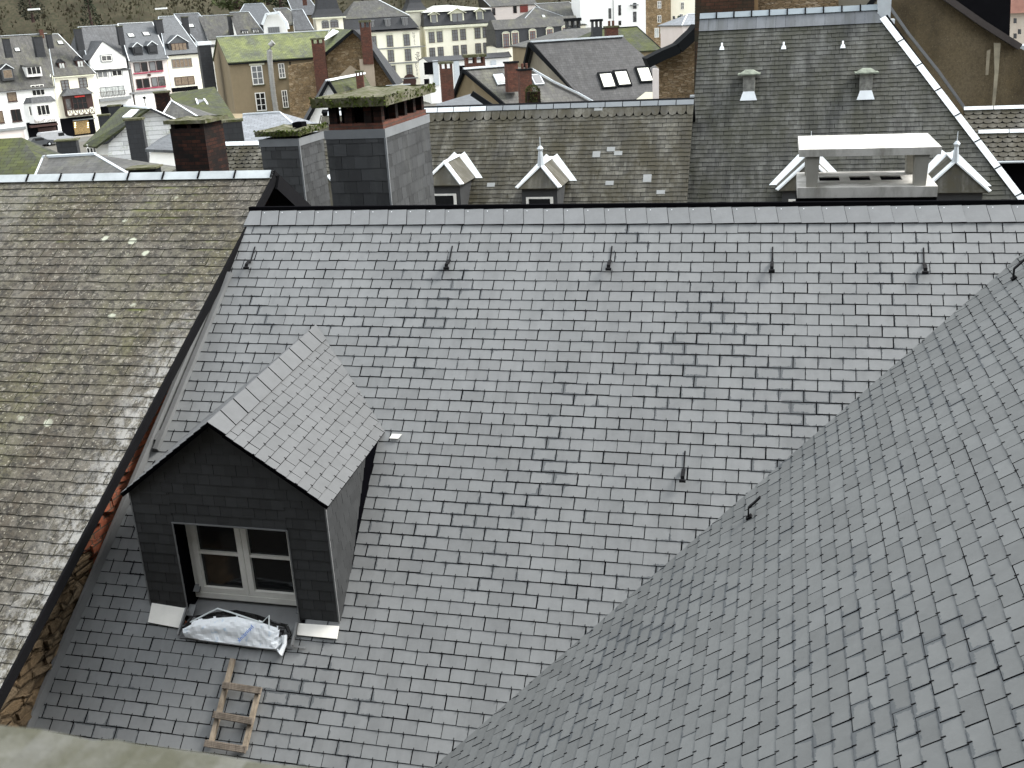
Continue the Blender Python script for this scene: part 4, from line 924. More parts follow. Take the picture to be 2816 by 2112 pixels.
# ---- stone gable between the roofs
sg = thing('stone_gable_building', U(1860, 285, 36), 'ochre rubble stone gable with a black sagging verge beside the dark roof', 'building')
vface([(1812, 185), (1812, 330), (1918, 330), (1918, 92), (1790, 172)], 36, -14.8, MT['rubble_fine'], 'stone_wall', sg)
beam([(1776, 172), (1820, 150), (1862, 132), (1905, 92), (1918, 75)], 35.5, 1.0, .30, MT['slate_edge'], 'verge', sg)
vface([(1778, 178), (1812, 190), (1820, 200), (1912, 150), (1912, 130), (1800, 168)], 35.9, -14.8, flat('sooty_band', (.022, .02, .015), .95, var=.5), 'stain_band', sg, .02) if False else None
m = M(); q = U(1897, 285, 27.5); m.box(Fr(q, -14.8), 0, .14, 0, .2, -.05, .2); m.build('zinc_stop', MT['zinc_bright'], mh)
# ================================================================== THE TOWN BELOW
GZ = CAMZ - 16.0
MT['tslate'] = slate_mat('town_slate', (.062, .066, .070), light=(.11, .115, .12), streak=(.028, .030, .028), streakamt=.5, rough=.55, spec=.4, pattern=(.45, .28))
MT['tslate_dark'] = slate_mat('town_slate_dark', (.020, .022, .025), streak=(.012, .013, .014), rough=.5, spec=.4, pattern=(.4, .25))
MT['tslate_grey'] = slate_mat('town_slate_grey', (.055, .054, .049), light=(.105, .104, .095), streak=(.022, .022, .018), streakamt=.6, moss=(.10, .10, .06), mossamt=.15, mossscale=.5, rough=.6, spec=.4, pattern=(.4, .25))
MT['tslate_blue'] = slate_mat('town_slate_blue', (.080, .088, .094), rough=.5, spec=.4, pattern=(.4, .25))
MT['tslate_pale'] = slate_mat('town_slate_pale', (.19, .205, .22), rough=.5, spec=.4, pattern=(.4, .25))
MT['tmoss'] = slate_mat('town_mossy_slate', (.085, .092, .075), streak=(.09, .105, .05), streakamt=.7, moss=(.15, .17, .065), mossamt=.48, mossscale=.55, rough=.8, spec=.2, pattern=(.4, .25))
MT['tmoss_dark'] = slate_mat('town_dark_mossy_slate', (.050, .052, .045), streak=(.040, .050, .016), streakamt=.7, moss=(.062, .072, .018), mossamt=.5, mossscale=.6, rough=.8, spec=.2, pattern=(.4, .25))
MT['brown_frame'] = flat('dark_brown_frame', (.045, .022, .018), .6)
MT['red_frame'] = flat('red_brown_frame', (.16, .035, .028), .5)
MT['pink_sill'] = flat('crimson_sill', (.30, .02, .06), .5)
MT['grey_trim'] = flat('grey_stone_trim', (.20, .21, .21), .7)
MT['cream_trim'] = flat('cream_trim', (.62, .62, .48), .6)
MT['pane_grey'] = glass_mat('grey_pane', (.15, .155, .155), .2)
MT['pane_curtain'] = flat('curtained_pane', (.16, .12, .08), .3, .5, var=.5, scale=4)
MT['pane_lit'] = flat('pale_pane', (.40, .42, .40), .3, .5, var=.4, scale=3)
RW = random.Random(2); MT['pane_dim'] = flat('half_curtained_pane', (.07, .07, .068), .25, .5, var=.8, scale=2.2)
class Bld:
    def __init__(s, name, label, eL, az, eR, ridge=None, dep=4.5, base=-16.0, wall='white', roof='tslate', ov=.25, hipL=0, hipR=0, cat='house', group=None, rt=.14, capm='zinc_bright', depth=None, zr=None, nocap=False):
        if capm == 'zinc_bright' and cat == 'house' and (int(eL[0]) % 3): capm = 'zinc'
        s.F = F = Fr(U(*eL), az); s.w = F.aty(eR[0], eR[1])[0]; s.base = base + CAMZ - F.O.z; s.dep = dep; s.ov = ov
        if s.base > -1: s.base = -6
        w = s.w; s.root = thing(name, F.p(w / 2, dep, s.base), label, cat, group)
        if ridge:
            xa, za = F.aty(ridge[0], ridge[1], dep); xb, zb = F.aty(ridge[2], ridge[3], dep); s.zr = max(.6, (za + zb) / 2)
        else: xa, xb = 0, w; s.zr = zr or 3.0
        if zr: s.zr = zr
        s.xa, s.xb = xa, xb
        D2 = depth or 2 * dep; s.D2 = D2; s.slope = s.zr / dep; e = ov; ze = -e * s.slope
        hipL = hipL or (abs(xa) > 1.0); hipR = hipR or (abs(xb - w) > 1.0)
        if not hipL: xa = 0
        if not hipR: xb = w
        s.xa, s.xb = xa, xb
        m = M(); m.box(F, 0, w, 0, D2, s.base, 0)
        for x, hip in ((0, hipL), (w, hipR)):
            if not hip:
                q = [F.p(x, 0, 0), F.p(x, D2, 0), F.p(x, dep, s.zr - .02)]; q = q if x else q[::-1]; m.face(q); m.face([p + F.ex * (.2 if not x else -.2) for p in q][::-1])
        s.wall = m.build('wall', MT[wall], s.root)
        k = Z * .06; xl, xr = (-e if hipL else -.12), (w + e if hipR else w + .12)
        ra, rb = (xa if hipL else -.12), (xb if hipR else w + .12)
        A, B_, C_, D_ = F.p(xl, -e, ze) + k, F.p(xr, -e, ze) + k, F.p(xr, D2 + e, ze) + k, F.p(xl, D2 + e, ze) + k
        E_, G_ = F.p(ra, dep, s.zr) + k, F.p(rb, dep, s.zr) + k
        m = M(); m.slab([A, B_, G_, E_], rt); m.slab([C_, D_, E_, G_], rt)
        if hipL: m.slab([D_, A, E_], rt)
        if hipR: m.slab([B_, C_, G_], rt)
        s.roof = m.build('roof', MT[roof], s.root)
        if not nocap:
            m = M(); m.bar(E_ + Z * .03, G_ + Z * .03, .24, .08)
            if hipL: m.bar(A, E_, .11, .05)
            if hipR: m.bar(B_, G_, .11, .05)
            m.build('ridge_capping', MT[capm], s.root)
    def rp(s, px, py, h=.08):
        n = s.F.ex.cross((s.F.ey * s.dep + Z * s.zr).normalized()); return UP(px, py, s.F.O + n * h, n), n
    def win(s, x0, y0, x1, y1, fm='white_paint', pm='glass', nx=2, ny=1, y=0.0, surround=None, sill=None, t=.09, parent=None, arch=False, F=None):
        F = F or s.F; xm, ym = (x0 + x1) / 2, (y0 + y1) / 2
        a = F.aty(x0, ym, y)[0]; b = F.aty(x1, ym, y)[0]; zt = F.aty(xm, y0, y)[1]; zb = F.aty(xm, y1, y)[1]
        if b < a: a, b = b, a
        W_, H_ = b - a, zt - zb; t = min(t, W_ * .12)
        m = M(); Y0, Y1 = y - .09, y
        m.box(F, a, a + t, Y0, Y1, zb, zt); m.box(F, b - t, b, Y0, Y1, zb, zt); m.box(F, a + t, b - t, Y0, Y1, zb, zb + t); m.box(F, a + t, b - t, Y0, Y1, zt - t, zt)
        for i in range(1, nx): x = a + W_ * i / nx; m.box(F, x - t * .4, x + t * .4, Y0, Y1, zb + t, zt - t)
        for j in range(1, ny): z = zb + H_ * j / ny; m.box(F, a + t, b - t, Y0 + .01, Y1, z - t * .3, z + t * .3)
        o = m.build('window', MT[fm], parent or s.root)
        if pm == 'glass': pm = RW.choice(['glass', 'glass', 'pane_dim', 'glass', 'pane_grey'])
        g = M(); g.box(F, a + t * .5, b - t * .5, y - .05, y - .02, zb + t * .5, zt - t * .5); g.build('pane', MT[pm], o)
        if surround:
            m = M(); k = .16; m.box(F, a - k, a, y - .07, y, zb - .03, zt); m.box(F, b, b + k, y - .07, y, zb - .03, zt)
            if arch:
                n_ = 6; c = (a + b) / 2; rx = W_ / 2 + k; rz = k + W_ * .22
                for i in range(n_):
                    t0, t1 = math.pi * i / n_, math.pi * (i + 1) / n_; p0 = F.p(c + rx * math.cos(t0), y - .04, zt + rz * math.sin(t0)); p1 = F.p(c + rx * math.cos(t1), y - .04, zt + rz * math.sin(t1)); m.bar(p0, p1, .1, .12, F.ey)
                m.box(F, a, b, y - .03, y, zt, zt + rz * .7)
            else: m.box(F, a - k, b + k, y - .07, y, zt, zt + k)
            m.build('window_surround', MT[surround], parent or s.root)
        if sill:
            m = M(); m.box(F, a - .08, b + .08, y - .2, y, zb - .10, zb - .005); m.build('window_sill', MT[sill], parent or s.root)
        return a, b, zb, zt
    def sky(s, x0, y0, x1, y1, pm='pane_lit'):
        P, n = s.rp((x0 + x1) / 2, (y0 + y1) / 2, .12); u = s.F.ex; v = n.cross(u)
        Q = s.rp(x0, (y0 + y1) / 2, .12)[0]; w_ = max(.3, abs((P - Q).dot(u))); T = s.rp((x0 + x1) / 2, y0, .12)[0]; h_ = max(.35, abs((P - T).dot(v)))
        m = M(); c = lambda a, b: P + u * a + v * b
        m.slab([c(-w_, -h_), c(w_, -h_), c(w_, h_), c(-w_, h_)], .12); o = m.build('skylight', MT['slate_edge'], s.root)
        m = M(); k = .82; m.slab([c(-w_ * k, -h_ * k) + n * .02, c(w_ * k, -h_ * k) + n * .02, c(w_ * k, h_ * k) + n * .02, c(-w_ * k, h_ * k) + n * .02], .02); m.build('pane', MT[pm], o)
    def dormer(s, x0, y0, x1, y1, ypk, y=.5, roof='tslate_dark', wall='slate_clad', fm='brown_frame', pm='glass', nx=2, zinc=True, flat_=False, over=.12, wx=.12):
        F = s.F; xm, ym = (x0 + x1) / 2, (y0 + y1) / 2
        a = F.aty(x0, ym, y)[0]; b = F.aty(x1, ym, y)[0]; zt = F.aty(xm, y0, y)[1]; zb = F.aty(xm, y1, y)[1]; zp = F.aty(xm, ypk, y)[1]
        yb = min(s.dep, max(zp / s.slope, y + .8)) if s.slope > 0 else y + 2; yb2 = max(y + .3, min(yb, zt / s.slope))
        m = M(); m.box(F, a, b, y, yb2, zb - .3, zt); o = m.build('dormer', MT[wall], s.root)
        m = M(); k = over; c = (a + b) / 2
        if flat_:
            m.slab([F.p(a - k, y - k, zt + .02), F.p(b + k, y - k, zt + .02), F.p(b + k, yb, zp), F.p(a - k, yb, zp)], .1)
        else:
            pk, pkb = F.p(c, y - k, zp), F.p(c, yb, zp)
            m.slab([F.p(b + k, y - k, zt), F.p(b + k, yb2, zt), pkb, pk], .08); m.slab([F.p(a - k, yb2, zt), F.p(a - k, y - k, zt), pk, pkb], .08); m.face([F.p(a, y, zt), F.p(b, y, zt), F.p(c, y, zp - .05)]); 
        m.build('dormer_roof', MT[roof], o)
        if zinc and not flat_:
            m = M()
            for q in (a - k, b + k): m.bar(F.p(q, y - k - .02, zt + .02), F.p(c, y - k - .02, zp + .02), .10, .10, F.ey)
            m.build('dormer_trim', MT['zinc_bright'], o)
        g = M(); W_ = b - a; g.box(F, a + W_ * wx, b - W_ * wx, y - .06, y, zb + .02, zt - .05); wo = g.build('window', MT[fm], o)
        for i in range(nx):
            xx0 = a + W_ * wx + (W_ * (1 - 2 * wx)) * i / nx + .06; xx1 = a + W_ * wx + (W_ * (1 - 2 * wx)) * (i + 1) / nx - .06
            g = M(); g.box(F, xx0, xx1, y - .09, y - .02, zb + .10, zt - .12); g.build('pane', MT[pm], wo)
        return o
    def boxp(s, x0, y0, x1, y1, name, mat, y=-.02, th=.1, parent=None, F=None):
        F = F or s.F; xm, ym = (x0 + x1) / 2, (y0 + y1) / 2
        a = F.aty(x0, ym, y)[0]; b = F.aty(x1, ym, y)[0]; zt = F.aty(xm, y0, y)[1]; zb = F.aty(xm, y1, y)[1]
        m = M(); m.box(F, min(a, b), max(a, b), y, y + th, zb, zt); return m.build(name, MT[mat] if isinstance(mat, str) else mat, parent or s.root)
    def drain(s, x, y0, y1, mat='grey_trim', yy=-.12):
        a, z0 = s.F.aty(x, y0, yy); z1 = s.F.aty(x, y1, yy)[1]; m = M(); m.tube([s.F.p(a, yy, z0), s.F.p(a, yy, min(z1, z0 - .5))], .07, 6); m.build('drainpipe', MT[mat], s.root)
    def eave(s, mat='grey_trim'):
        m = M(); m.box(s.F, -.1, s.w + .1, -s.ov - .14, -s.ov + .02, -s.ov * s.slope - .16, -s.ov * s.slope - .02); m.build('gutter', MT[mat], s.root)
def stack(name, label, x0, y0, x1, y1, Y, mat, az=10, dy=None, capm='mossy_concrete', cap=.12, pots=0, group=None, drop=None, holes=False):
    F = Fr(U((x0 + x1) / 2, y0, Y), az); a = F.aty(x0, y0 + 2)[0]; b = F.aty(x1, y0 + 2)[0]; zb = F.aty((x0 + x1) / 2, y1)[1] - (drop or .5); dy = dy or (b - a) * .7
    t_ = thing(name, F.p((a + b) / 2, dy / 2, zb), label, 'chimney', group)
    m = M(); m.box(F, a, b, 0, dy, zb, -cap * 1.2); m.build('stack', MT[mat], t_)
    k = (b - a) * .08
    if holes:
        for i in range(3): m = M(); xx = a + (b - a) * (i * .44); m.box(F, xx, xx + (b - a) * .12, .02, dy - .02, -cap * 1.2, cap * 1.0); m.build('cap_pillar', MT[mat], t_)
        z0 = cap * 1.0
    else: z0 = -cap * 1.2
    if capm: m = M(); m.box(F, a - k, b + k, -k, dy + k, z0 + .002, z0 + cap); m.build('cap_slab', MT[capm], t_)
    for i in range(pots):
        m = M(); c = F.p(a + (b - a) * (i + 1) / (pots + 1), dy / 2, z0 + cap); m.tube([c, c + Z * (b - a) * .4], (b - a) * .11, 8); m.build('chimney_pot', MT['brick'], t_)
    return t_
# ------------------------------------------------------------------ terrace of houses on the left (quay street)
RA = 42
GRP = None
h = Bld('terraced_house', 'white terraced house at the left edge with brown windows and a garage door', (-190, 262, 163.5), RA, (141, 208), (-150, 112, 128, 90), 5.0, roof='tslate_grey', hipR=False)
h.win(19, 244, 45, 279, 'brown_frame', 'pane_curtain', 1, 1, sill='brown_frame'); h.win(31, 300, 58, 334, 'brown_frame', 'glass', 2, 1, sill='brown_frame'); h.win(-16, 305, 10, 339, 'brown_frame', 'pane_curtain', 1, 1, sill='brown_frame')
h.win(86, 233, 122, 263, 'white_paint', 'glass', 3, 1)
h.dormer(72, 182, 114, 205, 176, .3, wall='white', fm='white_paint', nx=3, flat_=True, roof='tslate_grey', wx=.06); h.dormer(4, 190, 38, 216, 176, .3, nx=1, pm='pane_curtain', fm='grey_trim')
h.sky(40, 133, 55, 139); h.drain(143, 208, 325, 'cream_trim'); h.eave()
# bay with its own small roof
F = h.F; a, zt = F.aty(78, 285, -.9); b = F.aty(150, 275, -.9)[0]; zb = F.aty(110, 338, -.9)[1]
m = M(); p = F.p; m.hexa([p(a - .2, 0, zb), p(a + .5, -.9, zb), p(b - .5, -.9, zb), p(b + .2, 0, zb)], [p(a - .2, 0, zt), p(a + .5, -.9, zt), p(b - .5, -.9, zt), p(b + .2, 0, zt)]); bay = m.build('bay_window', MT['white'], h.root)
m = M(); m.hexa([p(a - .5, 0, zt), p(a + .4, -1.15, zt), p(b - .4, -1.15, zt), p(b + .5, 0, zt)], [p(a + .1, 0, zt + .85), p(a + .8, -.35, zt + .85), p(b - .8, -.35, zt + .85), p(b - .1, 0, zt + .85)]); m.build('bay_roof', MT['tslate'], bay)
h.win(101, 288, 137, 317, 'white_paint', 'glass', 3, 1, y=-.95, parent=bay)
h.win(79, 291, 92, 319, 'white_paint', 'glass', 1, 1, y=-.6, parent=bay)
for i_, wd_ in enumerate(('Baud', 'Tonjon')): text_obj('shop_lettering', wd_, F.p((a + b) / 2 + (-1.0, .8)[i_], -1.0, zb + .3), F.ex, Z, .75, MT['brown_frame'], bay)
h.boxp(78, 333, 162, 398, 'shop_front', 'black', -.12, .1); h.boxp(84, 342, 160, 348, 'shop_awning', 'brown_frame', -1.0, .8); h.boxp(108, 350, 158, 392, 'shop_window', 'brown_frame', -.16, .05)
m_ = h.boxp(-20, 352, 72, 359, 'garage_lintel', 'grey_trim', -.3, .3); h.boxp(-8, 360, 70, 405, 'garage_door', 'pinkish', -.05, .06)
# half-timbered shop house
h = Bld('terraced_house', 'cream terraced house with a dark timbered bay over a lit souvenir shop', (141, 208, 176.5), RA, (257, 193), (128, 96, 160, 94), 6.0, roof='tslate_grey', wall='cream', hipR=True, hipL=False, zr=None)
h.win(168, 220, 190, 248, 'brown_frame', 'pane_grey', 2, 3); h.win(217, 213, 240, 241, 'brown_frame', 'pane_grey', 2, 3)
h.dormer(160, 172, 180, 192, 162, 1.0, nx=2, fm='brown_frame', pm='pane_lit', zinc=False, wall='brown_frame'); h.dormer(210, 166, 231, 186, 154, 1.0, nx=2, fm='brown_frame', pm='pane_lit', zinc=False, wall='brown_frame')
h.sky(158, 111, 174, 122); h.eave('cream_trim')
F = h.F; a, zt = F.aty(176, 264, -1.0); b = F.aty(252, 257, -1.0)[0]; zb = F.aty(215, 318, -1.0)[1]
m = M(); m.box(F, a, b, -1.0, 0, zb, zt); bay = m.build('bay_window', MT['brown_frame'], h.root)
m = M(); p = F.p; m.hexa([p(a - .4, 0, zt), p(a - .4, -1.4, zt), p(b + .3, -1.4, zt), p(b + .3, 0, zt)][::1], [p(a + .5, 0, zt + 1.0), p(a + 1.0, -.3, zt + 1.0), p(b - 1.0, -.3, zt + 1.0), p(b - .5, 0, zt + 1.0)]); m.build('bay_roof', MT['tslate'], bay)
h.win(199, 265, 240, 301, 'brown_frame', 'glass', 3, 2, y=-1.03, parent=bay); h.win(180, 270, 196, 303, 'brown_frame', 'glass', 1, 1, y=-1.03, parent=bay)
h.boxp(205, 263, 233, 267, 'red_banner', flat('red_banner', (.5, .04, .03)), -1.2, .05, bay)
wdt = (b - a) / 5
for i in range(5):
    m = M(); m.box(F, a + wdt * i + .08, a + wdt * (i + 1) - .08, -1.05, -1.0, zb + .15, zb + 1.15); o = m.build('timbered_panel', MT['cream'], bay)
    m = M(); x0, x1 = a + wdt * i + .08, a + wdt * (i + 1) - .08; m.bar(F.p(x0, -1.07, zb + .15), F.p(x1, -1.07, zb + 1.15), .07, .04, F.ey); m.bar(F.p(x1, -1.085, zb + .15), F.p(x0, -1.085, zb + 1.15), .07, .03, F.ey); m.build('cross_brace', MT['brown_frame'], o)
h.boxp(164, 322, 262, 380, 'shop_front', 'black', -.15, .12); sw = h.boxp(203, 332, 246, 368, 'shop_window', flat('lit_goods', (.22, .15, .06), .5, var=.9, scale=9), -.2, .04)
lamp = NT('shop_lamp'); lamp.b.inputs['Emission Color'].default_value = (1, .8, .4, 1); lamp.b.inputs['Emission Strength'].default_value = 3.0; lampm = lamp.col((.8, .6, .3)); MT['lampm'] = lampm
for x in (207, 242):
    for y in (338, 344, 350): h.boxp(x - 1.6, y - .8, x + 1.6, y + .8, 'shop_lamp', 'lampm', -.28, .06, sw)
h.boxp(200, 327, 262, 330, 'shop_sign', 'grey_trim', -.3, .1)
# white gabled house (gable to the street)
h = Bld('terraced_house', 'white terraced house with a pointed gable over paired windows and a balcony', (253, 195, 182), RA, (350, 178), (215, 78, 325, 67), 6.5, roof='tslate', hipL=False, hipR=False)
F = h.F; apx, apz_ = F.aty(281, 113, -.35); lx, lz = F.aty(247, 166, -.35); rx_, rz_ = F.aty(345, 158, -.35); bz = F.aty(300, 190, -.35)[1]
q = [F.p(lx, -.35, bz + .5), F.p(lx + .6, -.35, bz), F.p(rx_, -.35, bz), F.p(rx_, -.35, rz_), F.p(apx, -.35, apz_), F.p(lx, -.35, lz)]
m = M(); m.face(q); m.face([p_ + F.ey * .7 for p_ in q][::-1])
for i in range(6): j = (i + 1) % 6; m.face([q[j], q[i], q[i] + F.ey * .7, q[j] + F.ey * .7])
gb = m.build('street_gable', MT['white'], h.root)
m = M(); yb = 6.0
m.slab([F.p(rx_ + .2, -.5, rz_), F.p(rx_ + .2, yb * .4, rz_), F.p(apx, yb, apz_ + .1), F.p(apx, -.5, apz_ + .1)], .1); m.slab([F.p(lx - .2, yb * .4, lz), F.p(lx - .2, -.5, lz), F.p(apx, -.5, apz_ + .1), F.p(apx, yb, apz_ + .1)], .1); m.build('gable_roof', MT['tslate'], h.root)
h.win(278, 152, 307, 168, 'white_paint', 'glass', 2, 1, y=-.38, surround='grey_trim', sill='grey_trim', parent=gb)
h.win(267, 195, 296, 214, 'white_paint', 'glass', 2, 1, surround='grey_trim'); h.win(307, 189, 335, 209, 'white_paint', 'glass', 2, 1, surround='grey_trim')
h.win(275, 237, 343, 263, 'grey_trim', 'pane_lit', 4, 1)
h.boxp(274, 268, 362, 276, 'balcony_slab', 'grey_trim', -1.1, 1.1); 
m = M(); xa_, xb_ = F.aty(274, 268, -1.1)[0], F.aty(360, 268, -1.1)[0]; zz = F.aty(318, 266, -1.1)[1]
for i in range(22): x = xa_ + (xb_ - xa_) * i / 21; m.bar(F.p(x, -1.08, zz), F.p(x, -1.08, zz + .9), .04, .04, F.ey)
m.bar(F.p(xa_, -1.08, zz + .9), F.p(xb_, -1.08, zz + .9), .06, .06); m.build('balcony_railing', MT['brown_frame'], h.root)
h.boxp(275, 290, 352, 330, 'shop_front', 'black', -.1, .08)
# pinkish house
h = Bld('terraced_house', 'pale pink terraced house with two small dormers and crimson window sills', (357, 165, 186.5), RA, (456, 150), (324, 68, 419, 60), 6.5, roof='tslate_blue', wall='pinkish', hipL=False, hipR=False)
for x0, x1, y0, y1 in ((368, 386, 172, 199), (388, 406, 171, 197), (410, 428, 169, 195), (430, 447, 167, 193), (375, 391, 217, 243), (393, 411, 215, 241), (416, 433, 212, 238), (435, 454, 210, 236)):
    h.win(x0, y0, x1, y1, 'brown_frame', 'glass', 1, 1)
for x0, y0, x1, y1 in ((368, 200, 407, 203), (409, 195, 450, 198), (376, 243, 413, 246), (415, 238, 457, 241)): h.boxp(x0, y0, x1, y1, 'crimson_sill', 'pink_sill', -.2, .2)
h.boxp(407, 203, 415, 209, 'wall_box', 'brown_frame', -.2, .2)
h.dormer(366, 129, 392, 148, 117, .6, roof='tslate_blue', wall='tslate_dark', nx=1, fm='tslate_dark'); h.dormer(407, 125, 433, 144, 113, .6, roof='tslate_blue', wall='tslate_dark', nx=1, fm='tslate_dark')
h.sky(351, 91, 370, 102); h.sky(392, 87, 412, 98); h.drain(354, 172, 264); h.eave()
h.boxp(372, 256, 425, 300, 'garage_door', 'white', -.05, .05); h.boxp(358, 250, 460, 255, 'fascia_band', 'grey_trim', -.3, .3)
# cream house with wide windows
h = Bld('terraced_house', 'cream terraced house with a wide curtained dormer and a dark shop sign', (457, 148, 191.5), RA, (546, 138), (436, 50, 480, 42), 6.5, roof='tslate_blue', wall='cream', hipL=False, hipR=True)
h.win(472, 161, 528, 186, 'grey_trim', 'pane_curtain', 5, 1, surround=None); h.win(480, 210, 535, 234, 'brown_frame', 'pane_curtain', 3, 1); h.boxp(474, 239, 545, 250, 'shop_sign', 'black', -.3, .3)
h.dormer(464, 118, 519, 139, 96, .5, roof='tslate_blue', wall='tslate_dark', nx=4, fm='brown_frame', pm='pane_curtain'); h.eave('slate_edge'); h.drain(548, 145, 215)
# chimney stacks on the terrace
stack('tall_slate_chimney', 'dark slate clad chimney between the timbered and gabled terraced houses', 205, 76, 224, 130, 181, 'tslate_dark', RA, group=None)
stack('tall_slate_chimney', 'dark slate clad chimney between the gabled and pink terraced houses', 322, 70, 337, 116, 188, 'tslate_dark', RA)
stack('tall_slate_chimney', 'long dark slate clad chimney between the pink and cream terraced houses', 427, 52, 446, 118, 195, 'tslate_dark', RA)
stack('tall_slate_chimney', 'dark chimney on the hipped roof above the timbered bay house', 127, 92, 142, 125, 178, 'tslate_dark', RA)
stack('tall_slate_chimney', 'broad dark chimney left of the timbered house dormers', 92, 98, 116, 148, 173, 'tslate_dark', RA)
stack('brick_chimney_stack', 'small brown brick chimney at the top of the leftmost terraced houses', 108, 78, 118, 97, 180, 'brick', RA)
stack('tall_slate_chimney', 'slate clad chimney on the roof at the far left edge', 8, 104, 26, 150, 170, 'tslate_dark', RA)
# ------------------------------------------------------------------ second line of houses further right
h = Bld('house', 'dark slate roofed house with one skylight right of the terrace', (556, 128, 205), 30, (630, 118), (478, 40, 545, 36), 8, roof='tslate', wall='white', hipL=False, hipR=False)
h.sky(516, 65, 534, 75)
stack('tall_slate_chimney', 'dark chimney rising beside the single skylight roof', 500, 45, 517, 86, 203, 'tslate_dark', 30)
h = Bld('house', 'grey roofed house with a snow white ridge behind the green roof', (574, 108, 206), 25, (668, 98), (550, 46, 628, 40), 7, roof='tslate_grey', wall='white', hipL=False, hipR=False)
stack('tall_slate_chimney', 'dark chimney between the two grey roofs behind the green roof', 626, 42, 640, 92, 204, 'tslate_dark', 25)
h = Bld('house', 'steep grey roofed house with two tiny white dormers behind the green roof', (655, 100, 200), 22, (728, 90), (634, 36, 684, 32), 5.5, roof='tslate_grey', wall='white', hipL=False, hipR=True)
h.dormer(667, 84, 682, 99, 80, .6, wall='white', fm='white_paint', nx=2, zinc=False, flat_=True); h.dormer(697, 80, 711, 95, 76, .6, wall='white', fm='white_paint', nx=2, zinc=False, flat_=True)
h = Bld('house', 'broad grey hipped roof house behind the tiny white dormers', (640, 70, 222), 15, (760, 60), (672, 12, 722, 10), 7, roof='tslate_blue', wall='tslate_dark')
# white clipped gable
wg_ = thing('clipped_gable_house', U(755, 95, 198), 'white house with a clipped gable and a long grey framed window', 'house')
vface([(724, 66), (727, 100), (790, 90), (785, 62), (766, 36), (735, 40)], 198, 10, MT['white'], 'wall', wg_, 8)
beam([(722, 68), (733, 39), (767, 34), (788, 62), (792, 80)], 197.6, .9, .4, MT['zinc_bright'], 'roof_edge', wg_)
Fw = Fr(U(724, 95, 197.6), 10); h.win(737, 74, 769, 92, 'grey_trim', 'pane_grey', 5, 1, F=Fw, parent=wg_)
h = Bld('house', 'mossy brown roofed house behind the clipped white gable', (790, 68, 212), 15, (845, 62), (752, 25, 790, 22), 6, roof='tslate_grey', wall='tan', hipR=False, hipL=False)
h = Bld('house', 'small slate roofed house between the clipped gable and the domed tower', (812, 82, 205), 12, (858, 72), (806, 28, 832, 26), 5, roof='tslate', wall='white', hipR=True, hipL=False)
h = Bld('house', 'brown stone house with a steep black roof high on the left of the tower', (812, 42, 240), 10, (880, 36), (790, 0, 850, -6), 6, roof='tslate', wall='tan')
stack('brick_chimney_stack', 'red brick chimney on the highest roof left of the domed tower', 831, -6, 843, 8, 232, 'brick', 10)
# ------------------------------------------------------------------ brown house with the mossy green roof
h = Bld('mossy_green_roof_house', 'brown roughcast house under a bright green mossy roof with tall white windows', (629, 172, 108), 22, (872, 150), (598, 111, 905, 78), 5.2, roof='tmoss', wall='tan2', hipL=False, hipR=False, ov=.15)
h.win(692, 180, 723, 233, 'white_paint', 'glass', 2, 3, sill='mossy_concrete'); h.win(703, 254, 731, 305, 'white_paint', 'glass', 2, 3, sill='mossy_concrete')
h.win(766, 174, 783, 215, 'white_paint', 'glass', 2, 3, sill='mossy_concrete'); h.win(776, 248, 791, 296, 'white_paint', 'glass', 2, 3, sill='mossy_concrete')
h.boxp(685, 173, 727, 179, 'window_lintel', 'cream_trim', -.15, .15); h.drain(797, 170, 320, 'slate_edge'); h.eave('slate_edge')
# zinc flue
F = h.F; fp = [(752, 116, -.9), (745, 123, -.8), (741, 140, -.6), (742, 165, -.5), (747, 215, -.45), (752, 260, -.4), (759, 305, -.4)]
pts = []
for x, y, d in fp: q = F.aty(x, y, d); pts.append(F.p(q[0], d, q[1]))
fl = M(); fl.tube(pts, [.22, .26, .27, .27, .26, .26, .26], 12)
for i in range(len(pts) - 1):
    L_ = (pts[i + 1] - pts[i]).length; n_ = max(1, int(L_ / .35))
    for k in range(n_): c = pts[i].lerp(pts[i + 1], k / n_); d_ = (pts[i + 1] - pts[i]).normalized(); fl.tube([c, c + d_ * .04], .29, 12)
fl.build('metal_flue', flat('galvanised', (.34, .34, .32), .45, .5, .15, metal=.4), h.root)
# rubble gable part
h2 = thing('rubble_gable_house', U(960, 200, 104), 'ochre rubble stone gable house with brick flues joined to the green roofed house', 'house')
vface([(792, 180), (800, 350), (1088, 350), (1086, 235), (1020, 135), (1000, 110), (971, 85), (885, 160), (872, 168)], 104, 4, MT['rubble'], 'gable_wall', h2, .5)
def plane3(pts, Ys, mat, name, parent, t=.12):
    m = M(); q = [U(x, y, Y) for (x, y), Y in zip(pts, Ys)]
    n_ = (q[1] - q[0]).cross(q[2] - q[0])
    if n_.z < 0: q = q[::-1]
    for i in range(1, len(q) - 1): m.slab([q[0], q[i], q[i + 1]], t)
    return m.build(name, mat, parent)
plane3([(886, 157), (972, 82), (910, 78), (868, 150)], (103.6, 103.8, 111, 106), MT['tmoss'], 'roof', h2)
plane3([(893, 110), (933, 86), (915, 80), (887, 108)], (105.2, 107.5, 109.3, 106.2), MT['zinc_bright'], 'zinc_gutter', h2, .05)
plane3([(972, 82), (1092, 235), (1110, 225), (1000, 80)], (103.8, 103.6, 113, 113), MT['tslate_dark'], 'rear_roof', h2)
beam([(971, 84), (1002, 112), (1024, 140), (1088, 236)], 103.5, .6, .28, MT['tslate_dark'], 'verge', h2); beam([(971, 84), (885, 158)], 103.5, .6, .25, MT['slate_edge'], 'verge', h2)
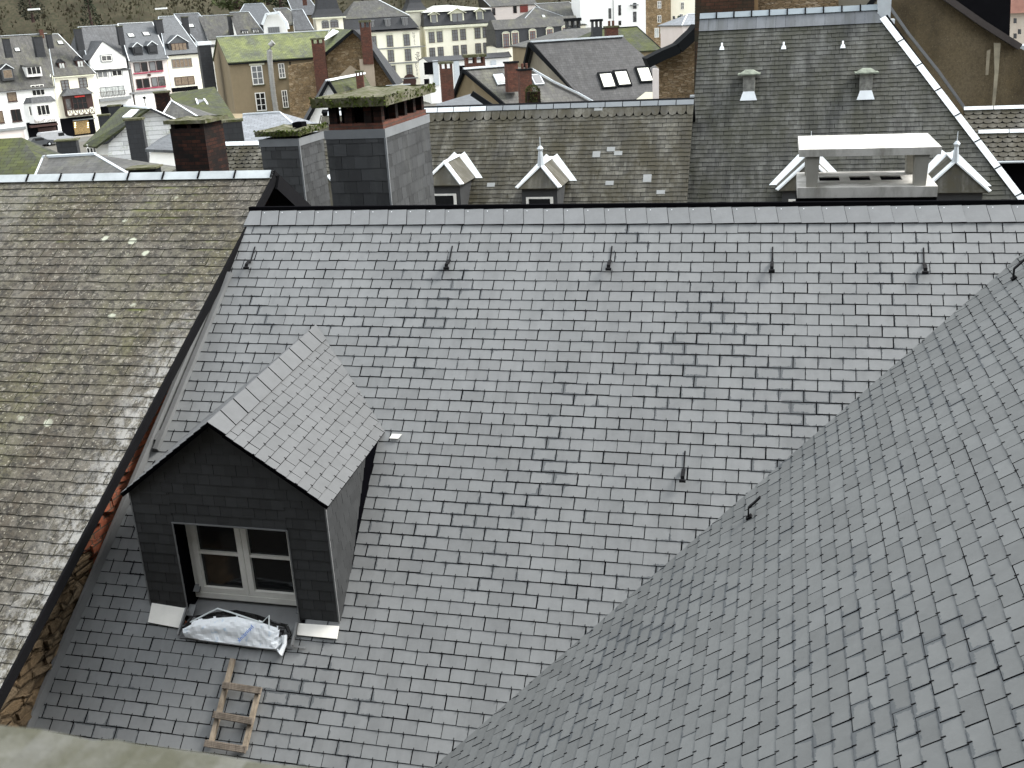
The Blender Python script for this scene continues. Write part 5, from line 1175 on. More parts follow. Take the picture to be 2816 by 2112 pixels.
vface([(930, 212), (963, 180), (997, 202), (990, 216), (960, 208)], 103.6, 4, render_mat('patch_render', (.36, .30, .22), (.2, .16, .1), .4, 1), 'render_patch', h2, .05)
stack('brick_chimney_stack', 'tall red brick chimney standing against the left shoulder of the rubble gable', 856, 114, 890, 250, 102.8, 'brick', 4, dy=1.0, holes=True, cap=.15)
stack('brick_chimney_stack', 'tall red brick chimney climbing through the right slope of the rubble gable', 989, 68, 1018, 162, 102.8, 'brick', 4, dy=1.0, holes=True, cap=.2)
m = M(); Fs = Fr(U(1004, 162, 102.9), 4); m.box(Fs, -.55, .75, 0, .5, -3.2, 0); m.build('rendered_flue', render_mat('beige_flue', (.36, .30, .23), (.22, .18, .12), .5, 1), h2)
# small white gabled house
h3 = thing('white_gable_cottage', U(900, 300, 78), 'white walled gable house with a dark mossy roof right of the green roofed house', 'house')
vface([(846, 340), (940, 340), (937, 276), (903, 226)], 78, 0, MT['white'], 'gable_wall', h3, .4)
plane3([(939, 282), (901, 222), (1000, 202), (1035, 262)], (77.7, 77.9, 84, 82), MT['tmoss_dark'], 'roof', h3)
plane3([(842, 335), (902, 222), (895, 218), (832, 330)], (77.7, 77.9, 79.5, 79.5), MT['tslate_dark'], 'roof', h3)
beam([(901, 222), (1000, 203)], 78.5, .4, .12, MT['zinc_bright'], 'ridge_capping', h3) if False else None
m = M(); m.bar(U(901, 221, 77.8), U(1000, 201.5, 84), .35, .12); m.build('ridge_capping', MT['zinc_bright'], h3)
beam([(903, 224), (940, 283)], 77.6, .3, .2, MT['slate_edge'], 'verge', h3); beam([(903, 224), (842, 338)], 77.6, .3, .2, MT['slate_edge'], 'verge', h3)
stack('brick_chimney_stack', 'small red brick chimney on the mossy roof of the white gable cottage', 978, 204, 998, 254, 79.5, 'brick', 0, holes=True, cap=.12)
h4 = Bld('mossy_roof_shed', 'low mossy roof with a white ridge below the rubble gable', (1000, 285, 86), 6, (1130, 262), (1062, 243, 1124, 232), 3.0, roof='tmoss_dark', wall='tan2', hipL=False, hipR=False)
# ------------------------------------------------------------------ hotel
HA = 14
h = Bld('hotel', 'cream four storey hotel wing with arched brown windows and vertical lettering', (945, 92, 222), HA, (1152, 73), None, 9, roof='tslate_dark', wall='cream', ov=.5, zr=.5, nocap=True)
F, w = h.F, h.w; p = F.p; mz = F.aty(1060, 47, 1.2)[1]
m = M(); m.hexa([p(-.2, -.1, .3), p(w + .1, -.1, .3), p(w + .1, 16, .3), p(-.2, 16, .3)], [p(.6, 1.2, mz), p(w - 1.6, 1.2, mz), p(w - 1.6, 15, mz), p(.6, 15, mz)]); m.build('mansard', MT['tslate_dark'], h.root)
xt, zt_ = F.aty(1040, 0, 8); m = M(); m.hexa([p(.5, 1.1, mz), p(w - 1.5, 1.1, mz), p(w - 1.5, 15, mz), p(.5, 15, mz)], [p(xt - 5, 7.8, zt_), p(xt, 7.8, zt_), p(xt, 8.2, zt_), p(xt - 5, 8.2, zt_)]); m.build('upper_roof', MT['tslate_grey'], h.root)
m = M(); m.bar(p(w - 1.5, 1.1, mz + .05), p(xt, 7.8, zt_ + .05), .16, .1); m.build('hip_capping', MT['zinc_bright'], h.root)
def cwin(h, xs, ys, wpx, hpx, slope, x_ref, arch=True, **k):
    for x in xs:
        for y in ys: yy = y + (x - x_ref) * slope; h.win(x - wpx / 2, yy - hpx / 2, x + wpx / 2, yy + hpx / 2, 'brown_frame', 'pane_grey', 2, 3, surround='cream_trim', arch=arch, **k)
cwin(h, (1027, 1072, 1118), (110,), 17, 32, -.06, 1118); cwin(h, (1075, 1122), (151,), 17, 33, -.06, 1122); cwin(h, (1080, 1126), (194,), 17, 33, -.06, 1126)
h.boxp(1020, 130, 1170, 133, 'string_course', 'grey_trim', -.15, .15); h.boxp(1050, 171, 1170, 174, 'string_course', 'grey_trim', -.15, .15); h.boxp(1085, 214, 1150, 217, 'string_course', 'grey_trim', -.15, .15)
for x0, y0 in ((1014, 56), (1059, 52), (1106, 48)): h.dormer(x0, y0, x0 + 15, y0 + 24, y0 - 4, .3, roof='grey_trim', wall='grey_trim', fm='brown_frame', pm='pane_grey', zinc=False, flat_=True)
for i, ch in enumerate('HOTEL'): text_obj('hotel_lettering', ch, U(1137 + i * .9, 92 + i * 7, 221.5), h.F.ex, Z, .62, MT['brown_frame'], h.root)
for i, ch in enumerate('POSTE'): text_obj('hotel_lettering', ch, U(1144 + i * .9, 176 + i * 7, 221.5), h.F.ex, Z, .62, MT['brown_frame'], h.root)
for wd_, py_ in (('de', 158), ('la', 147)): text_obj('hotel_lettering', wd_, U(1148, py_, 221.4), (h.F.ex * .2 + Z).normalized(), -h.F.ex, 1.2, MT['brown_frame'], h.root)
h.boxp(1110, 221, 1145, 262, 'arched_doorway', 'brown_frame', -.1, .1)
m = M(); Fh = h.F; c_, z_ = Fh.aty(1127, 222, -.08); 
m.tube([Fh.p(c_, -.11, z_), Fh.p(c_, 0, z_)], 1.35, 16); m.build('door_arch', MT['brown_frame'], h.root)
# corner tower with a bell shaped roof
tw_ = Bld('hotel_tower', 'cream tower with a bell shaped slate roof and paired arched windows', (868, 50, 218), HA, (942, 44), None, 3.2, roof='tslate_dark', wall='cream', zr=.4, nocap=True)
tw_.win(887, 62, 903, 78, 'brown_frame', 'pane_grey', 2, 2, surround='grey_trim', arch=True); tw_.win(910, 60, 929, 76, 'brown_frame', 'pane_grey', 2, 2, surround='grey_trim', arch=True)
def bell_roof(B, hgt, name='bell_roof'):
    F, w, d2 = B.F, B.w, B.D2; m = M(); prof = [(-.5, 0), (-.1, .5), (.45, 1.5), (.75, hgt * .6), (1.1, hgt)]
    rings = []
    for i_, z_ in prof: rings.append([F.p(i_, i_, z_ + .1), F.p(w - i_, i_, z_ + .1), F.p(w - i_, d2 - i_, z_ + .1), F.p(i_, d2 - i_, z_ + .1)])
    for i in range(4):
        for k in range(4): l = (k + 1) % 4; m.face([rings[i][k], rings[i][l], rings[i + 1][l], rings[i + 1][k]])
    m.face(rings[-1]); m.face(rings[0][::-1]); m.build(name, MT['tslate_dark'], B.root)
    m = M(); m.box(F, -.6, w + .6, -.6, -.1, -.2, .08); m.build('cornice', MT['cream_trim'], B.root)
bell_roof(tw_, 5.0)
tw2 = Bld('hotel_tower', 'second hotel tower with a bell shaped slate roof between both wings', (1122, 31, 230), HA, (1168, 27), None, 3.0, roof='tslate_dark', wall='cream', zr=.4, nocap=True)
bell_roof(tw2, 4.5)
tw2.win(1158, 42, 1165, 66, 'brown_frame', 'pane_grey', 1, 2); tw2.win(1163, 90, 1169, 118, 'brown_frame', 'pane_grey', 1, 2)
# right wing with mansard
h = Bld('hotel', 'cream hotel wing with a black mansard, green trimmed dormers and paired windows', (1168, 76, 227), HA, (1366, 55), None, 4.5, roof='tslate_dark', wall='cream', ov=.4, zr=.5, nocap=True)
F, w = h.F, h.w; mz = F.aty(1175, 35, 1.2)[1]
m = M(); p = F.p; m.hexa([p(-.2, -.1, .3), p(w + .1, -.1, .3), p(w + .1, 8.5, .3), p(-.2, 8.5, .3)], [p(.3, 1.2, mz), p(w - .9, 1.2, mz), p(w - .9, 8, mz), p(.3, 8, mz)]); m.build('mansard', MT['tslate_dark'], h.root)
m = M(); zt_ = F.aty(1230, 13, 4.5)[1]
m.hexa([p(-.1, .8, mz + .05), p(w - .5, .8, mz + .05), p(w - .5, 8.4, mz + .05), p(-.1, 8.4, mz + .05)], [p(3, 4, mz + 1.3), p(w * .4, 4, mz + 1.3), p(w * .4, 5, mz + 1.3), p(3, 5, mz + 1.3)]); m.build('top_roof', flat('pale_zinc_roof', (.42, .43, .40), .6, var=.15, scale=.4), h.root)
m = M(); m.box(F, -.3, w + .4, -.5, -.02, -.35, .15); m.build('cornice', MT['cream_trim'], h.root)
for x0, x1, y0, y1, yp, nx in ((1184, 1203, 40, 66, 31, 1), (1239, 1276, 36, 62, 22, 2), (1310, 1329, 31, 55, 21, 1)): h.dormer(x0, y0, x1, y1, yp, .25, roof='cream_trim', wall='cream_trim', fm='brown_frame', pm='pane_grey', nx=nx, zinc=False, over=.5)
for k_, (x, y) in enumerate(((1187, 103), (1209, 101), (1251, 97), (1273, 95), (1313, 91), (1335, 89))): h.win(x - 8, y - 15, x + 8, y + 15, 'brown_frame', 'pane_grey', 2, 3, surround='cream_trim', arch=True)
for k_, (x, y) in enumerate(((1189, 146), (1212, 144), (1254, 140), (1276, 138), (1315, 134), (1337, 132))): h.win(x - 8, y - 15, x + 8, y + 15, 'brown_frame', 'pane_grey', 2, 3)
# low forebuilding in front of the hotel
h = Bld('hotel_annex', 'low white forebuilding with grey pilasters and a dark strip roof before the hotel', (1178, 170, 205), HA, (1400, 147), (1176, 162, 1400, 145), 5, roof='tslate_dark', wall='white', ov=.4, nocap=True)
for x in (1192, 1250, 1352): h.boxp(x, 166, x + 14, 235, 'pilaster', 'zinc', -.3, .3)
h.boxp(1167, 171, 1194, 205, 'dark_opening', 'black', -.2, .2); h.boxp(1167, 217, 1181, 245, 'window', 'black', -.05, .06); h.boxp(1262, 180, 1290, 205, 'dark_opening', 'black', -.05, .06)
# house with red arched dormer windows
h = Bld('mansard_house', 'long grey mansard house with red arched french windows in white surrounds', (1366, 130, 215), 12, (1600, 112), None, 5.0, roof='tslate_dark', wall='cream', zr=.4, nocap=True)
F, w = h.F, h.w; m1 = F.aty(1400, 80, .8)[1]; m2 = F.aty(1450, 50, 4)[1]
m = M(); p = F.p; m.hexa([p(0, 0, .05), p(w, 0, .05), p(w, 10, .05), p(0, 10, .05)], [p(.0, .8, m1), p(w, .8, m1), p(w, 9.2, m1), p(0, 9.2, m1)]); m.build('mansard', MT['tslate_dark'], h.root)
m = M(); m.hexa([p(-.1, .6, m1), p(w, .6, m1), p(w, 9.3, m1), p(-.1, 9.3, m1)], [p(.0, 4, m2), p(w, 4, m2), p(w, 5.5, m2), p(0, 5.5, m2)]); m.build('upper_roof', MT['tslate_grey'], h.root)
for x in (1392, 1417, 1465, 1512, 1555):
    yy = 111 - (x - 1392) * .105; a, b, zb, zt = h.win(x - 8, yy - 18, x + 8, yy + 20, 'red_frame', 'pane_grey', 2, 4, y=-.15, surround='cream_trim', arch=True)
h2_ = Bld('hip_roof_house', 'grey pyramid roof with white zinc hips behind the red french windows', (1420, 78, 222), 12, (1610, 62), (1470, 22, 1480, 21), 8, roof='tslate_grey', wall='cream', capm='zinc_bright', base=-16); h2_.sky(1490, 40, 1500, 48)
h = Bld('house', 'large brown grey roof with one cowl behind the pyramid roof', (1560, 75, 228), 8, (1660, 62), (1470, 12, 1566, 5), 9, roof='tslate_grey', wall='tan', hipL=False, hipR=True)
h = Bld('house', 'pink brick building with small dark windows at the top behind the hotel', (1352, 18, 260), 10, (1476, 6), (1310, -20, 1460, -26), 8, roof='tslate_grey', wall='pinkish', hipL=False, hipR=False)
h.win(1353, 22, 1362, 42, 'brown_frame', 'glass', 1, 1); h.win(1411, 15, 1421, 36, 'brown_frame', 'glass', 1, 1); h.boxp(1430, 12, 1452, 34, 'red_shutter', 'red_frame', -.1, .1)
stack('slate_chimney', 'wide black chimney with an open cap at the mansard house', 1560, 66, 1596, 90, 200, 'tslate_dark', 10, holes=True, cap=.5, capm='slate_edge')
# tall white houses, brown house
h = Bld('tall_white_house', 'tall white rendered house with narrow dark windows at the top', (1594, -40, 225), 6, (1775, -48), None, 5, wall='white', zr=2, roof='tslate_grey')
for x, y in ((1677, 37), (1704, 28)): h.win(x - 3.5, y - 14, x + 3.5, y + 14, 'black', 'glass', 1, 1)
h.win(1741, 32, 1750, 60, 'black', 'glass', 1, 1); h.win(1741, 8, 1750, 24, 'black', 'glass', 1, 1); h.win(1701, 57, 1708, 69, 'black', 'glass', 1, 1); h.boxp(1735, 12, 1756, 15, 'balcony', 'grey_trim', -.9, .9); h.drain(1686, 0, 75)
h = Bld('brown_stone_house', 'brown stone town house with white doors beside the tall white house', (1775, -40, 228), 6, (1844, -44), None, 5, wall='rubble', zr=2, roof='tslate_grey')
for x0, y0 in ((1808, 3), (1808, 42)): h.win(x0, y0, x0 + 10, y0 + 20, 'white_paint', 'glass', 2, 2)
h.win(1800, 77, 1812, 103, 'white_paint', 'pane_lit', 2, 1); h.win(1816, 74, 1826, 92, 'white_paint', 'glass', 2, 2)
h = Bld('cream_house', 'pale cream house at the right end of the far street', (1845, -40, 232), 6, (1925, -44), None, 5, wall='cream', zr=2, roof='tslate_grey')
h.win(1872, 6, 1881, 26, 'white_paint', 'glass', 2, 2); h.win(1868, 38, 1878, 54, 'white_paint', 'glass', 2, 2); h.win(1850, 44, 1856, 53, 'grey_trim', 'glass', 1, 1)
sh = Bld('shed', 'pale grey shed roof beside a green shrub near the brown stone house', (1878, 68, 120), 20, (1912, 62), (1890, 42, 1920, 38), 2.5, wall='pinkish', roof='tslate_pale', base=-9, hipL=False, hipR=False)
# ------------------------------------------------------------------ grey roof with three skylights, and its neighbours
h = Bld('grey_roof_house', 'broad plain grey roof house with three bright skylights in a row', (1592, 262, 66), 18, (1830, 205), (1459, 124, 1712, 93), 8.5, roof='tplain', wall='tan2', hipL=False, hipR=False, base=-12) if False else None
MT['tplain'] = slate_mat('plain_dark_slate', (.045, .045, .045), streak=(.028, .028, .026), light=(.075, .075, .072), rough=.6, spec=.35, pattern=(.33, .2))
gh = thing('grey_roof_house', U(1640, 280, 70), 'broad plain grey roof house with three bright skylights in a row', 'house')
Pa, Pb = U(1459, 125, 76), None
azg = 14; exg = V((math.cos(math.radians(azg)), math.sin(math.radians(azg)), 0)); eyg = V((-exg.y, exg.x, 0))
Pb = UP(1712, 93, Pa, eyg); zav = (Pa.z + Pb.z) / 2; wG = (Pb - Pa).dot(exg)
FG = Fr(V((Pa.x, Pa.y, zav)), azg); vG = (eyg * math.cos(math.radians(44)) + Z * math.sin(math.radians(44))); nG = exg.cross(vG).normalized()
def onG(px, py, h=0): return UP(px, py, FG.O + nG * h, nG)
def abG(P): return ((P - FG.O).dot(exg), (P - FG.O).dot(vG))
cor = [abG(onG(x, y)) for x, y in ((1600, 262), (1650, 330), (1950, 330), (1870, 245))]
q = [FG.O, onG(1592, 255), onG(1640, 320), onG(1905, 320), onG(1830, 205), FG.O + exg * wG]
m = M()
for i in range(1, len(q) - 1): m.slab([q[0], q[i], q[i + 1]], .14)
m.build('roof', MT['tplain'], gh)
m = M(); m.slab([FG.O + exg * wG, FG.O, FG.O + eyg * 6 - Z * 5.8, FG.O + exg * wG + eyg * 6 - Z * 5.8], .14); m.build('rear_roof', MT['tplain'], gh)
m = M(); m.bar(FG.O + Z * .05, FG.O + exg * wG + Z * .05, .3, .1); m.build('ridge_capping', MT['zinc'], gh)
m = M(); e_ = onG(1592, 255); b_ = FG.O + eyg * 6 - Z * 5.8; g_ = [FG.O - Z * .1, b_, b_ - Z * 5, e_ - Z * 6, e_ - Z * .15]; g_ = [p + exg * .35 for p in g_]
m.face(g_); m.face([p + exg * .2 for p in g_][::-1]); m.build('gable_wall', render_mat('block_wall', (.26, .24, .19), (.15, .13, .1), .5, 1), gh)
m = M(); m.bar(FG.O - exg * .05 - Z * .08, onG(1596, 258) - exg * .05 - Z * .1, .25, .28); m.bar(FG.O - exg * .05 - Z * .08, FG.O + eyg * 5.5 - Z * 5.3, .25, .28); m.build('verge', MT['slate_edge'], gh)
for x, y in ((1670, 219), (1712, 213), (1773, 203)):
    P = onG(x, y, .12); m = M(); c = lambda a, b, hh=0: P + exg * a + vG * b + nG * hh
    m.slab([c(-.52, -.72), c(.52, -.72), c(.52, .72), c(-.52, .72)], .14); o = m.build('skylight', MT['slate_edge'], gh)
    m = M(); m.slab([c(-.40, -.62, .02), c(.40, -.62, .02), c(.40, .52, .02), c(-.40, .52, .02)], .02); m.build('pane', flat('white_blind', (.78, .78, .66), .4), o)
m = M(); q = onG(1750, 280, .02); m.slab([onG(1735, 285, .4), onG(1812, 285, .4), onG(1812, 253, .4), onG(1775, 253, .4)], .2); m.build('pale_canopy', render_mat('pale_canopy', (.42, .41, .32), (.3, .28, .2), .4, 1), gh)
m = M(); Fq = Fr(U(1812, 190, 64), azg); m.box(Fq, 0, .08, 0, 1, -2.5, 0); m.build('wall_end', MT['pinkish'], gh)
# brown roofed house before it
g2 = thing('brown_roof_house', U(1400, 285, 60), 'lichen brown roof house with a tan gable between brick chimneys', 'house')
P0 = U(1275, 191, 66); F2 = Fr(P0, 24); v2 = (F2.ey * math.cos(math.radians(42)) + Z * math.sin(math.radians(42))); n2_ = F2.ex.cross(v2).normalized()
def onB(px, py, h=0): return UP(px, py, P0 + n2_ * h, n2_)
wB = F2.aty(1400, 171)[0]; wB2 = wB + 7
m = M(); q = [P0, onB(1390, 288), onB(1440, 330), onB(1700, 330), onB(1635, 281), onB(1520, 222), onB(1462, 188), P0 + F2.ex * wB]
for i in range(1, len(q) - 1): m.slab([q[0], q[i], q[i + 1]], .14)
m.build('roof', MT['tslate_grey'], g2)
m = M(); m.slab([P0 + F2.ex * wB, P0, P0 + F2.ey * 4 - Z * 3.3, P0 + F2.ex * wB + F2.ey * 4 - Z * 3.3], .14); m.build('rear_roof', MT['tslate_grey'], g2)
m = M()
for a_, b_ in (((1462, 189), (1520, 223)), ((1520, 223), (1590, 256)), ((1590, 256), (1632, 280))): m.bar(onB(*a_, .12), onB(*b_, .12), .12, .1)
m.build('flashing', MT['zinc'], g2)
m = M(); m.bar(P0 + Z * .05, P0 + F2.ex * wB + Z * .05, .3, .1); m.build('ridge_capping', MT['zinc_bright'], g2)
e_ = onB(1388, 285); m = M(); g_ = [P0 - Z * .1, P0 + F2.ey * 4 - Z * 3.4, P0 + F2.ey * 4 - Z * 9, e_ - Z * 6, e_ - Z * .15]; g_ = [p + F2.ex * .15 for p in g_]; m.face(g_); m.face([p + F2.ex * .2 for p in g_][::-1]); m.build('gable_wall', MT['tan2'], g2)
m = M(); m.bar(P0 - Z * .06, e_ - Z * .1, .2, .2); m.bar(P0 - Z * .06, P0 + F2.ey * 4 - Z * 3.4, .2, .2); m.build('verge', MT['slate_edge'], g2)
for x, y in ((1376, 217), (1478, 217)):
    P = onB(x, y, .1); m = M(); c = lambda a, b, hh=0: P + F2.ex * a + v2 * b + n2_ * hh
    m.slab([c(-.32, -.42), c(.32, -.42), c(.32, .42), c(-.32, .42)], .12); o = m.build('skylight', MT['zinc'], g2); m = M(); m.slab([c(-.25, -.35, .02), c(.25, -.35, .02), c(.25, .35, .02), c(-.25, .35, .02)], .02); m.build('pane', MT['pane_lit'] if x < 1400 else MT['pane_grey'], o)
stack('brick_chimney_stack', 'tall red brick chimney beside the tan gable, left of the brown roof', 1211, 182, 1244, 275, 62, 'brick', 10, holes=True, cap=.12, drop=3)
stack('brick_chimney_stack', 'short red brick chimney at the top of the brown roof beside the grey gable', 1394, 168, 1424, 205, 65, 'brick', 20, capm='slate_edge', cap=.1, drop=1)
stack('brick_chimney_stack', 'red brick chimney with clay pots standing on the brown roof', 1429, 188, 1462, 235, 60, 'brick', 15, capm='slate_edge', cap=.1, pots=2, drop=1)
stack('brick_chimney_stack', 'double red brick chimney with an open cap before the hotel forebuilding', 1282, 165, 1334, 186, 90, 'brick', 10, holes=True, cap=.22, drop=2)
# ivy chimney stump
iv = stack('mossy_chimney_stump', 'round topped chimney stump overgrown with dark moss', 1449, 243, 1485, 290, 46, 'brick_dark', 5, capm=None, drop=1.5)
m = M(); rd = random.Random(9); F = Fr(U(1467, 262, 46), 5)
for i in range(1500):
    a = rd.uniform(0, 6.283); z = rd.uniform(-1, 1); r = .30 * (1 if z < .3 else math.sqrt(max(0, 1 - ((z - .3) / .7) ** 2))) + rd.uniform(-.03, .03); c = F.p(r * math.cos(a), .25 + r * math.sin(a), z * .40); s = rd.uniform(.03, .06)
    m.face([c + V((rd.uniform(-1, 1), rd.uniform(-1, 1), rd.uniform(-1, 1))) * s for _ in range(3)])
m.build('moss_cover', flat('dark_moss', (.04, .045, .015), .95, .1, .7, 9), iv)
lg = thing('low_grey_roof_house', U(1270, 300, 44), 'low blue grey roof with a dark sloping edge just behind the mottled slate ridge', 'house')
plane3([(1195, 310), (1200, 286), (1297, 257), (1360, 300)], (42, 44, 47, 43), MT['tslate_blue'], 'roof', lg); beam([(1297, 256), (1360, 298)], 42.8, .3, .2, MT['slate_edge'], 'verge', lg)
vface([(1190, 330), (1195, 300), (1360, 302), (1360, 340)], 44, 0, MT['white'], 'wall', lg, 2)
# green mossy hip right of the skylight roof
h = Bld('mossy_hip_house', 'dark green mossy hipped roof behind the three skylights', (1590, 150, 104), 10, (1812, 142), (1640, 84, 1752, 73), 6, wall='tan2', roof='tmoss_dark', hipL=True, hipR=True, capm='slate_edge')
h = Bld('curved_roof_house', 'smooth brown curved roof below the black open chimney', (1470, 130, 112), 12, (1660, 118), (1560, 82, 1630, 76), 5, wall='tan2', roof='tslate_grey', hipL=True, hipR=True, nocap=True)
stack('slate_chimney', 'dark slate chimney with an open cap on the mossy hip', 1630, 66, 1656, 90, 96, 'tslate_dark', 10, holes=True, cap=.2, capm='slate_edge', drop=1.5)
stack('brick_chimney_stack', 'red brick chimney with two pots at the left end of the mossy hip', 1668, 70, 1700, 88, 98, 'brick', 10, pots=2, cap=.15, drop=1)
# ------------------------------------------------------------------ nearer low roofs at the left, below the terrace
h = Bld('green_lean_roof_house', 'dark mossy lean-to roof with one open skylight below the brown roughcast house', (505, 300, 88), 20, (660, 345), (466, 262, 590, 240), 5.0, wall='tan2', roof='tmoss_dark', hipL=False, hipR=False, nocap=True) if False else None
gr = thing('green_lean_roof_house', U(560, 300, 92), 'dark mossy roof with one open skylight below the brown roughcast house', 'house')
plane3([(520, 330), (650, 330), (590, 238), (464, 258)], (84, 86, 98, 98), MT['tmoss_dark'], 'roof', gr, .15)
m = M(); a_, b_, c_, d_ = U(545, 292, 90.2), U(572, 292, 90.2), U(562, 277, 92), U(540, 277, 92)
m.bar(a_ + Z * .15, d_ + Z * .15, .12, .1); m.bar(b_ + Z * .15, c_ + Z * .15, .12, .1); o = m.build('skylight', MT['zinc_bright'], gr); m = M(); m.slab([a_ + Z * .1, b_ + Z * .1, c_ + Z * .1, d_ + Z * .1], .05); m.build('pane', MT['glass'], o)
vface([(520, 332), (650, 332), (650, 400), (520, 400)], 84.5, 0, MT['tan2'], 'wall', gr, 6)
stack('tall_dark_chimney', 'very tall blackened chimney stack left of the brown roughcast house', 545, 112, 578, 250, 112, 'tslate_dark', 22, dy=1.6, capm='zinc_bright', cap=.35, drop=3)
stack('tall_dark_chimney', 'blackened timber clad stack in front of the cream terraced house', 424, 250, 466, 300, 100, 'brick_dark', 20, capm='mossy_concrete', cap=.15, drop=2.5)
# hipped roof with white hips
h = Bld('hip_roof_house', 'small hipped roof with thick white hips between white gable and mossy roof', (432, 352, 74), 8, (575, 350), (470, 281, 476, 281), 3.2, wall='white', roof='tslate_grey', hipL=True, hipR=True)
# white slate-hung gable house
wh = thing('white_slated_gable_house', U(360, 430, 62), 'white slate hung gable house with a dark chimney climbing its wall', 'house')
MT['white_slates'] = slate_mat('white_painted_slates', (.78, .79, .78), rndamp=.05, rough=.6, spec=.3, pattern=(2.5, .25), moss=(.3, .33, .2), mossamt=.1)
vface([(296, 480), (470, 480), (486, 345), (486, 330), (412, 297), (395, 306), (298, 395)], 62, 6, MT['white_slates'], 'gable_wall', wh, .4)
plane3([(228, 400), (262, 404), (412, 296), (350, 290), (330, 296)], (62.5, 61.5, 61.8, 72, 72), MT['tmoss_dark'], 'roof', wh)
plane3([(412, 296), (488, 332), (480, 322), (350, 290)], (61.8, 61.8, 70, 72), MT['tslate_dark'], 'rear_roof', wh)
m = M(); m.bar(U(345, 290, 66), U(412, 296, 61.7), .25, .1); m.bar(U(348, 322, 61.7), U(372, 302, 63), .5, .06); m.build('zinc_strip', MT['zinc_bright'], wh)
vface([(238, 398), (244, 425), (300, 425), (298, 395), (262, 404)], 62.2, 6, MT['white'], 'dormer_front', wh, .3)
for x in (243, 252, 260): Fw = Fr(U(x, 412, 62.0), 6); h.win(x - 3, 406, x + 5, 422, 'white_paint', 'glass', 1, 1, F=Fw, parent=wh)
stack('slate_clad_stack', 'slim slate clad chimney with a lichen cap against the white slated gable', 342, 325, 388, 470, 58, 'tslate_dark', 6, cap=.1, drop=1.5)
stack('slate_clad_stack', 'small black chimney with a yellow lichen cap near the parked van', 152, 384, 208, 440, 48, 'tslate_dark', 10, cap=.06, drop=2)
stack('slate_clad_stack', 'black chimney just above the long zinc ridge of the mossy roof', 352, 460, 426, 480, 30, 'slate_edge', 0, cap=.05, drop=1)
stack('slate_clad_stack', 'black chimney with a mossy slab behind the green sloping roof', 296, 288, 330, 330, 92, 'tslate_dark', 15, cap=.12, drop=2)
stack('slate_clad_stack', 'lower black chimney left of its mossy capped neighbour', 268, 314, 300, 350, 90, 'tslate_dark', 15, cap=.12, drop=2)
# roofs right above the near zinc ridge, left
h = Bld('rounded_slate_roof_house', 'brown green scalloped roof at the left edge above the zinc ridge', (-120, 520, 40), 0, (148, 520), (-60, 388, 60, 383), 3.5, wall='white', roof='tmoss_dark', hipL=True, hipR=True, nocap=True, base=-9, depth=3.9)
h = Bld('lichen_roof_house', 'low lichen speckled roof with a white hip behind the zinc ridge', (110, 520, 36), 0, (390, 520), (122, 444, 262, 423), 3.2, wall='white', roof='tslate_grey', hipL=True, hipR=True, base=-9, depth=3.6)
vface([(412, 480), (410, 420), (470, 410), (486, 480)], 44, 0, MT['white'], 'white_wall', wh, 1) if False else None
ww_ = thing('low_white_building', U(440, 450, 46), 'plain white wall with a grey slate top left of the sooty brick chimney', 'building')
vface([(408, 500), (412, 424), (425, 408), (488, 412), (496, 500)], 46, 0, MT['white'], 'wall', ww_, 3)
plane3([(398, 410), (492, 414), (492, 355), (440, 380)], (45.8, 45.8, 49, 49), MT['tslate_blue'], 'roof', ww_)
# pale grey roofs right of the sooty chimney
h = Bld('pale_grey_roof_house', 'pale blue grey roof below the tall white windows of the brown house', (655, 400, 64), 6, (850, 395), (640, 325, 770, 306), 5, wall='white', roof='tslate_pale', hipL=False, hipR=False, base=-12)
h.dormer(612, 384, 655, 393, 366, .2, roof='tslate_pale', wall='tslate_dark', nx=1, fm='tslate_dark', zinc=False)
stack('slate_clad_stack', 'wide low slate chimney with a pale yellow slab above the pale grey roof', 610, 328, 664, 364, 50, 'tslate_dark', 12, cap=.10, drop=1)
FS_ = frame_at(600, 396, 33, -14.8); uS, vS, nS = slope_roof(FS_, 45)
sc = thing('scalloped_roof_house', FS_.p(2, 0, -4), 'speckled scalloped slate roof between the sooty chimney and small slate chimney', 'house')
s_ = slates(FS_.O, uS, vS, [(-1.5, -2.6), (3.5, -2.6), (3.5, 0), (-.2, 0)], .22, .14, scallop=True, lift=.014, jit=.006); s_.build('roof_slope', [MT['slate_mid'], MT['slate_edge'], MT['under']], sc)
m = M()
for i in range(7): m.slab([FS_.O + uS * (i * .55 - .2) - vS * .1 + nS * .04, FS_.O + uS * (i * .55 + .33) - vS * .1 + nS * .04, FS_.O + uS * (i * .55 + .33) + vS * .04 + nS * .05, FS_.O + uS * (i * .55 - .2) + vS * .04 + nS * .05], .02)
m.build('ridge_capping', MT['zinc_bright'], sc)
m = M(); m.box(FS_, -.4, 3.4, -1.6, 2.5, -7, -1.9); m.build('wall', MT['white'], sc)
